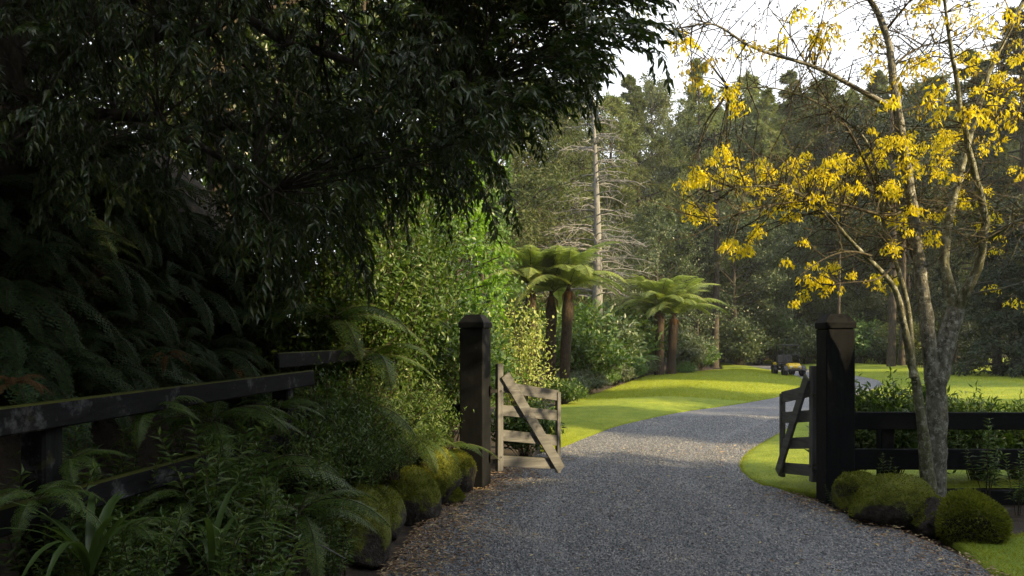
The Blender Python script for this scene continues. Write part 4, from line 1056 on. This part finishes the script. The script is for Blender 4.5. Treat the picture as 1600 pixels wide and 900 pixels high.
ALLP = np.concatenate(LPS)
SPM = [spray_mb(800 + k, L=(.55, .6, .5, .65)[k], e0=(5, -20, 25, -40)[k], e1=(-70, -80, -35, -85)[k], n=26, ll=.105, lw=.032, side=2, droop=(.6, .7, .3, .6)[k]) for k in range(4)]
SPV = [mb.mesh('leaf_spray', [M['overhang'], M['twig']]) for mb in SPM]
def poly_in(poly, x, y):
    poly = np.array(poly, float); ins = np.zeros(len(x), bool); j = len(poly) - 1
    for i in range(len(poly)):
        xi, yi = poly[i]; xj, yj = poly[j]
        ins ^= ((yi > y) != (yj > y)) & (x < (xj - xi) * (y - yi) / (yj - yi + 1e-9) + xi); j = i
    return ins
OUT = [(-300, -420), (940, -420), (950, 20), (935, 75), (890, 105), (850, 135), (805, 190), (755, 225), (700, 255), (620, 295), (540, 350), (450, 380), (330, 330), (180, 280), (-300, 230)]
rg = rng_(808); n = 9000
x, y, d = np.where(rg.random(n) < .3, rg.uniform(640, 980, n), rg.uniform(-300, 960, n)), rg.uniform(-420, 400, n), rg.uniform(4.6, 8.8, n)
k = poly_in(OUT, x, y)
x, y, d = x[k], y[k], d[k]
Pc = np.stack(((x - 800) * d / FPX, d, CAM_H + (HORIZON - y) * d / FPX), 1)
Pc = Pc[Pc[:, 2] > ground_z(Pc[:, 0], Pc[:, 1]) + .5]
keep = grad_noise(Pc, 81, .45, 2) > -.28
Pc = Pc[keep][:2800]
mb_rest = MB(); twigs = MB(); big = 0
order = np.argsort(Pc[:, 1] + .0006 * 0)
for q, idx in enumerate(order):
    p = Pc[idx]; j = int(rg.integers(0, 4)) if p[0] / p[1] < -.05 or rg.random() < .2 else 2; near = ALLP[np.argmin(((ALLP - p) ** 2).sum(1))]
    out_ = p - near; az = math.atan2(-(out_[0] + .35), out_[1] - .1) + rg.normal(0, .5)
    s = rg.uniform(.75, 1.15)
    px_, py_ = 800 + p[0] / p[1] * FPX, HORIZON - (p[2] - CAM_H) / p[1] * FPX
    if q % 2 == 0 and np.linalg.norm(out_) > .1:
        twigs.add(*tube(np.array((near, (near + p) / 2 + rg.normal(0, .04, 3) + (0, 0, .05), p)) - O0, (.010, .007, .004), 3))
    if big < 300 and -20 < px_ < 1040 and -20 < py_ < 420 and (p[1] < 6.2 or px_ > 820):
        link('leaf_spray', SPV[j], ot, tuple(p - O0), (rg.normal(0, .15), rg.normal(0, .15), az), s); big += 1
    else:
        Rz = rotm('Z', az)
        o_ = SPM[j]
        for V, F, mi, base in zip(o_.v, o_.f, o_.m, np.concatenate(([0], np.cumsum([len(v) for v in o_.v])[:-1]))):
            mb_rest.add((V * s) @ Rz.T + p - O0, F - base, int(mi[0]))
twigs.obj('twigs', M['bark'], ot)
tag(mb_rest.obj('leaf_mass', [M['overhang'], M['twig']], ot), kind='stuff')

# ------------------------------------------------------------------ yellow tree on the right
yt = thing('yellow_tree', 'multi-stemmed tree with hanging yellow leaves and lichen-grey bark behind the rocks', 'tree', (4.3, 8.12, 0))
Y0 = np.array((4.3, 8.12, 0))
def path(px, dd):
    k = np.linspace(0, 1, len(px)); n_ = len(px) * 4; k2 = np.linspace(0, 1, n_)
    dpt = np.interp(k2, np.linspace(0, 1, len(dd)), dd)
    x = np.interp(k2, k, [p[0] for p in px]); y = np.interp(k2, k, [p[1] for p in px]); w = np.ones(5) / 5
    for _ in range(2):
        x[2:-2] = np.convolve(x, w, 'valid'); y[2:-2] = np.convolve(y, w, 'valid')
    return np.stack(((x - 800) * dpt / FPX, dpt, CAM_H + (HORIZON - y) * dpt / FPX), 1)
STEMS = [  # photo track, distances, radius at foot and tip
    ('trunk', [(1461, 805), (1460, 760), (1462, 700), (1464, 640), (1463, 592)], (8.1, 8.1, 8.1), .115, .10, 'bark_y'),
    ('trunk', [(1452, 805), (1450, 745), (1444, 690), (1438, 640), (1428, 580), (1417, 537), (1410, 493), (1403, 460), (1389, 433), (1344, 394), (1311, 355), (1283, 322), (1250, 300), (1190, 285), (1110, 300)], (8.02, 8.0, 7.95, 7.8, 7.5), .088, .006, 'bark_moss'),
    ('stem', [(1460, 600), (1453, 550), (1447, 490), (1439, 440), (1430, 350), (1411, 222), (1400, 167), (1394, 100), (1383, 33), (1355, -5), (1320, -60)], (8.1, 8.15, 8.3), .085, .022, 'bark_y'),
    ('stem', [(1463, 605), (1474, 555), (1484, 515), (1494, 482)], (8.1, 8.12), .10, .085, 'bark_y'),
    ('stem', [(1494, 486), (1478, 430), (1472, 390), (1489, 311), (1511, 233), (1539, 122), (1570, 60), (1620, -40)], (8.12, 8.4, 8.8), .062, .018, 'bark_moss'),
    ('stem', [(1494, 484), (1513, 450), (1530, 417), (1544, 350), (1530, 290), (1511, 235), (1500, 150), (1480, 60), (1470, -60)], (8.1, 7.8, 7.6), .058, .012, 'bark_moss'),
    ('branch', [(1544, 372), (1570, 355), (1605, 340), (1680, 320)], (7.85, 7.7, 7.5), .034, .015, 'bark_moss'),
    ('branch', [(1428, 590), (1423, 560), (1424, 500), (1410, 440), (1396, 400), (1385, 370), (1372, 311), (1369, 244), (1350, 211), (1311, 178), (1261, 150), (1200, 132), (1140, 140)], (7.95, 8.3, 8.6), .045, .006, 'bark_moss'),
    ('branch', [(1402, 172), (1380, 160), (1328, 133), (1272, 100), (1205, 86), (1155, 67), (1117, 28), (1075, 45), (1040, 45)], (8.22, 7.9, 7.6), .032, .004, 'bark_y'),
    ('branch', [(1425, 320), (1390, 345), (1330, 320), (1260, 310), (1180, 325), (1110, 345)], (8.2, 7.7, 7.4), .022, .004, 'twig'),
    ('branch', [(1440, 440), (1420, 380), (1400, 330), (1360, 290), (1290, 275)], (8.15, 8.6, 9.0), .022, .005, 'twig'),
    ('branch', [(1497, 470), (1530, 455), (1565, 452), (1600, 440)], (8.1, 7.9, 7.7), .018, .006, 'bark_y'),
    ('branch', [(1432, 360), (1460, 330), (1500, 310), (1560, 300)], (8.2, 8.7, 9.1), .02, .005, 'twig'),
    ('branch', [(1395, 105), (1420, 80), (1460, 65), (1500, 70)], (8.25, 8.5, 8.8), .016, .004, 'twig'),
    ('branch', [(1386, 45), (1410, 15), (1440, -20)], (8.25, 8.1, 8.0), .016, .006, 'twig'),
    ('branch', [(1535, 140), (1560, 150), (1600, 190)], (8.6, 8.3, 8.0), .018, .005, 'twig'),
    ('branch', [(1362, 400), (1330, 390), (1290, 400), (1250, 430)], (7.85, 7.6, 7.4), .014, .004, 'twig'),
    ('branch', [(1372, 300), (1330, 200), (1290, 160), (1240, 60), (1200, 10)], (8.4, 8.8, 9.2), .018, .004, 'twig'),
    ('branch', [(1392, 420), (1372, 440), (1330, 440), (1300, 445)], (7.9, 7.75, 7.6), .012, .004, 'twig'),
]
YP = []
for nm, px, dd, r0, r1, mt in STEMS:
    P = path(px, dd); k = np.linspace(0, 1, len(P))
    rad = r0 + (r1 - r0) * k ** (.45 if len(px) > 12 else .8)
    if nm == 'trunk': rad = rad + .05 * np.exp(-k * 22)
    V, F = tube(P - Y0, rad, 10 if r0 > .05 else 6)
    if r0 > .05: V = V + .010 * np.stack((grad_noise(V, 8, 3.5), grad_noise(V, 9, 3.5), 0 * V[:, 0]), 1)
    MB().add(V, F).obj(nm, M[mt], yt, True); YP.append(P[len(P) // 4:] if nm != 'trunk' or r1 < .05 else P[-2:])
YP = np.concatenate(YP)
Z4 = [(45,610),(75,540),(115,425),(120,615),(130,470),(165,510),(190,480),(215,500),(240,520),(275,490),(300,530),(255,570),(240,635),(160,695),(185,710),(320,570),(330,480),(360,630),(370,480),(410,510),(440,480),(470,460),(430,560),(460,590),(500,540),(540,450),(550,480),(540,520),(510,470),(590,390),(620,400),(640,380),(600,550),(640,540),(680,470),(720,450),(760,410),(740,470),(620,640),(650,660),(640,710),(730,620),(735,680),(700,600),(790,510),(810,580),(865,520),(345,745),(440,780),(470,790),(430,810),(400,770),(575,805),(610,790),(355,830),(385,840),(890,590),(895,690),(955,825),(980,485),(210,470),(290,560),(480,520),(390,560),(340,520),(700,440),(590,430),(660,400),(780,430),(60,500)]
Z5 = [(360,30),(440,10),(430,110),(400,140),(460,100),(540,100),(560,105),(110,165),(50,200),(70,235),(20,100),(10,130),(160,280),(150,245),(205,140),(290,130),(565,190),(660,240),(670,180),(740,210),(710,180),(700,30),(720,20),(740,60),(760,270),(720,320),(780,330),(650,300),(380,150),(420,90)]
Z6 = [(800,60),(840,110),(830,30),(880,40),(930,20),(960,80),(980,130),(900,100),(940,150),(970,180),(990,220),(960,250),(930,280),(900,230),(880,300),(860,260),(840,200),(830,350),(870,350),(900,330),(950,320),(985,290),(985,340),(980,60),(990,20),(880,420),(905,400),(850,430),(800,400),(920,60),(950,120),(890,170),(920,200),(980,250),(940,230),(870,90),(910,250),(950,350),(860,150),(800,150)]
def cluster_mb(seed, n, ll, lw, rad):
    r = rng_(seed); mb = MB()
    for q in range(3):
        P = arc(rad * 1.6, 0, -75, 5, seed + q, .2) @ rotm('Z', r.uniform(0, 6.28)).T; mb.add(*tube(P, (.003, .0025, .002, .0015, .001), 3), 1)
        m = n // 3; p, d = along(P, r.uniform(.15, 1, m)); p = p + r.normal(0, rad * .22, (m, 3))
        ld = nrm(np.array((0, 0, -1.)) * .9 + .65 * r.normal(size=(m, 3)) + d * .3); s = r.uniform(.65, 1.15, m)
        mb.add(*scatter(*T_LANCE, p, frames(ld, rand_dirs(r, m)), np.stack((lw * s, ll * s, ll * s), 1)), 0)
    return mb
CL = [cluster_mb(900 + k, (36, 48, 27, 39)[k], .074, .030, .11).mesh('leaf_cluster', [M['yellow'], M['twig']]) for k in range(4)]
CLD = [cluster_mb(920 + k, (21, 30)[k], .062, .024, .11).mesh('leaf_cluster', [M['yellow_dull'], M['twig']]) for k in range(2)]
rg = rng_(66); tw = MB(); PQ = []
def put(px, py, meshes, s):
    d = rg.uniform(7.5, 9.1); p = AT(px, py, d)
    near = YP[np.argmin(((YP - p) ** 2).sum(1))]
    v = p - near; L = np.linalg.norm(v)
    if L > 1.0: p = near + v * (1.0 / L) * np.array((1, .6, 1)) + np.array((0, 0, 0)); p = AT(px, py, p[1])
    tw.add(*tube(np.array((near, near * .6 + p * .4 + rg.normal(0, .05, 3) + (0, 0, .05), p + (0, 0, .05), p)) - Y0, (.009, .006, .004, .003), 4))
    link('leaf_cluster', meshes[int(rg.integers(0, len(meshes)))], yt, tuple(p - Y0), (0, 0, rg.uniform(0, 6.28)), s); PQ.append(p)
for zx, zy in Z4:
    for q in range(3 if zy < 720 else 2): put(1050 + zx / 1.8 + rg.normal(0, 14), zy / 1.8 - 8 + rg.normal(0, 11), CL, rg.uniform(.5, .88))
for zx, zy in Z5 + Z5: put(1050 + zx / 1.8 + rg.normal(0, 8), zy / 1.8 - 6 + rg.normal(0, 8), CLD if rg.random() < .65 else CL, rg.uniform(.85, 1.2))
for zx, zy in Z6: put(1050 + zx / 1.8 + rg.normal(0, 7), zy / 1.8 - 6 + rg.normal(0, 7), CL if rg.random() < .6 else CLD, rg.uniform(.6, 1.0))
# fine bare twigs and scattered small leaves
lv = MB(); r = rng_(67)
base_pts = YP[r.integers(0, len(YP), 760)]
base_pts = base_pts[base_pts[:, 2] > 2.6]
for p in base_pts:
    e = p + nrm(r.normal(size=3) * np.array((1, .8, .7)) + np.array((-.2, 0, .25))) * r.uniform(.25, .75); mid = (p + e) / 2 + r.normal(0, .06, 3)
    tw.add(*tube(np.array((p, mid, e)) - Y0, (.006, .004, .0018), 3))
    for j in range(2):
        e2 = mid + nrm(e - p + r.normal(0, .4, 3)) * r.uniform(.1, .3); tw.add(*tube(np.array((mid, e2)) - Y0, (.003, .0012), 3))
        m = 4; q = mid + (e2 - mid) * r.random((m, 1))
        lv.add(*scatter(*T_DIA, q - Y0, frames(nrm(r.normal(size=(m, 3)) + (0, 0, -.6)), rand_dirs(r, m)), np.stack((np.full(m, .014), np.full(m, .04), np.full(m, .03)), 1)))
tw.obj('twigs', M['twig'], yt); tag(lv.obj('small_leaves', M['pods'], yt), kind='stuff')

# ------------------------------------------------------------------ hedge and plants by the right fence
H1 = dict(seed=71, rx=.5, ry=.42, h=1.1, n_shoot=190, per=26, ll=.10, lw=.028, hang=-.2, tmpl=T_LANCE, fill=.45)
HD = [(3.95, 9.3, 1.02), (4.4, 9.25, 1.05), (4.9, 9.3, 1.02), (5.4, 9.25, .92), (5.9, 9.3, .84), (6.4, 9.25, .84), (6.95, 9.3, .86)]
HL = ['leafy hedge shrub directly behind the right gate post', 'leafy hedge shrub behind the fence post, second from the gate', 'leafy hedge shrub behind the yellow tree trunks', 'leafy hedge shrub just right of the yellow tree trunk', 'lower hedge shrub behind the right fence rails', 'lower hedge shrub near the right edge of the picture', 'hedge shrub at the right end of the fence, cut by the picture edge']
for k, (x, y, s) in enumerate(HD):
    shrub(HL[k], 'shrub', (x, y, .05), 'H1', 'hedge' if k % 2 else 'undergrowth', H1, k * 1.4, s, 'hedge behind the right fence')
for j, (px, py, d, s, lab) in enumerate(((1375, 790, 8.2, .7, 'grey-green leafy plant before the fence post by the right gate post'), (1505, 790, 7.9, .55, 'leafy plant between tree trunk and furthest right boulder'), (1590, 800, 8.0, .7, 'leafy plant at the right edge below the fence rails'), (1540, 760, 8.2, 1.0, 'tall leafy plant in front of the fence right of the tree'), (1300, 775, 8.15, .4, 'small tuft on top of the rock by the right post'), (1330, 770, 8.2, .35, 'small leafy tuft between the right post and the boulders'))):
    p = AT(px, py, d)
    o = link('leafy_plant', UP[j % 3], None, (p[0], d, max(0, p[2] - .1)), (0, 0, j * 1.3), s); tag(o, lab, 'plant')
SH = stem_plant_mb(650, 1.2, 1, .17, .03, .05, 3, .06).mesh('leafy_shoot', [M['undergrowth'], M['twig']])
tag(link('leafy_shoot', SH, None, tuple(AT(1560, 790, 8.9)), (0, 0, 0), .95), 'single upright leafy shoot rising above the right fence rail', 'plant')

# ------------------------------------------------------------------ fallen leaves
rg = rng_(44)
m, t, b, out = nt('fallen_leaf'); g = t.nodes.new('ShaderNodeNewGeometry')
r = ramp(t, [(0, (.10, .055, .025)), (.5, (.24, .15, .08)), (.85, (.38, .27, .16)), (1, (.5, .42, .2))]); t.links.new(g.outputs['Random Per Island'], r.inputs[0]); t.links.new(r.outputs[0], b.inputs['Base Color']); b.inputs['Roughness'].default_value = .7
N = 5200
y = rg.uniform(5.3, 11.5, N); off = np.abs(rg.normal(0, .32, N)); x = xl(y) - .15 + off
N2 = 900
y2 = rg.uniform(5.5, 13, N2); x2 = xl(y2) + (xr(y2) - xl(y2)) * rg.random(N2)
N3 = 900
y3 = rg.uniform(5.5, 8.9, N3); x3 = xr(y3) + .12 - np.abs(rg.normal(0, .25, N3))
x, y = np.concatenate((x, x2, x3)), np.concatenate((y, y2, y3)); n = len(x); a = rg.uniform(0, 6.28, n)
nn = nrm(np.stack((rg.normal(0, .35, n), rg.normal(0, .35, n), np.ones(n)), 1)); s = rg.uniform(.5, 1.3, n)
V, F = scatter(*T_DIA, np.stack((x, y, np.full(n, .045)), 1), frames(np.stack((np.cos(a), np.sin(a), 0 * a), 1), nn), np.stack((.016 * s, .05 * s, .05 * s), 1))
tag(MB().add(V, F).obj('fallen_leaves', m), 'small brown fallen leaves scattered along the edges of the gravel drive', 'leaf litter', kind='stuff')

# ------------------------------------------------------------------ thin morning haze round the whole place
m = bpy.data.materials.new('haze'); m.use_nodes = True; t = m.node_tree; t.nodes.clear()
o = t.nodes.new('ShaderNodeOutputMaterial'); v = t.nodes.new('ShaderNodeVolumePrincipled')
v.inputs['Color'].default_value = (.93, .95, 1, 1); v.inputs['Density'].default_value = .00045; v.inputs['Anisotropy'].default_value = .2
t.links.new(v.outputs[0], o.inputs['Volume'])
tag(MB().add(*box((0, 110, 14), (380, 400, 30))).obj('haze', m), 'thin pale haze filling the air over drive and woods', 'haze', kind='stuff')
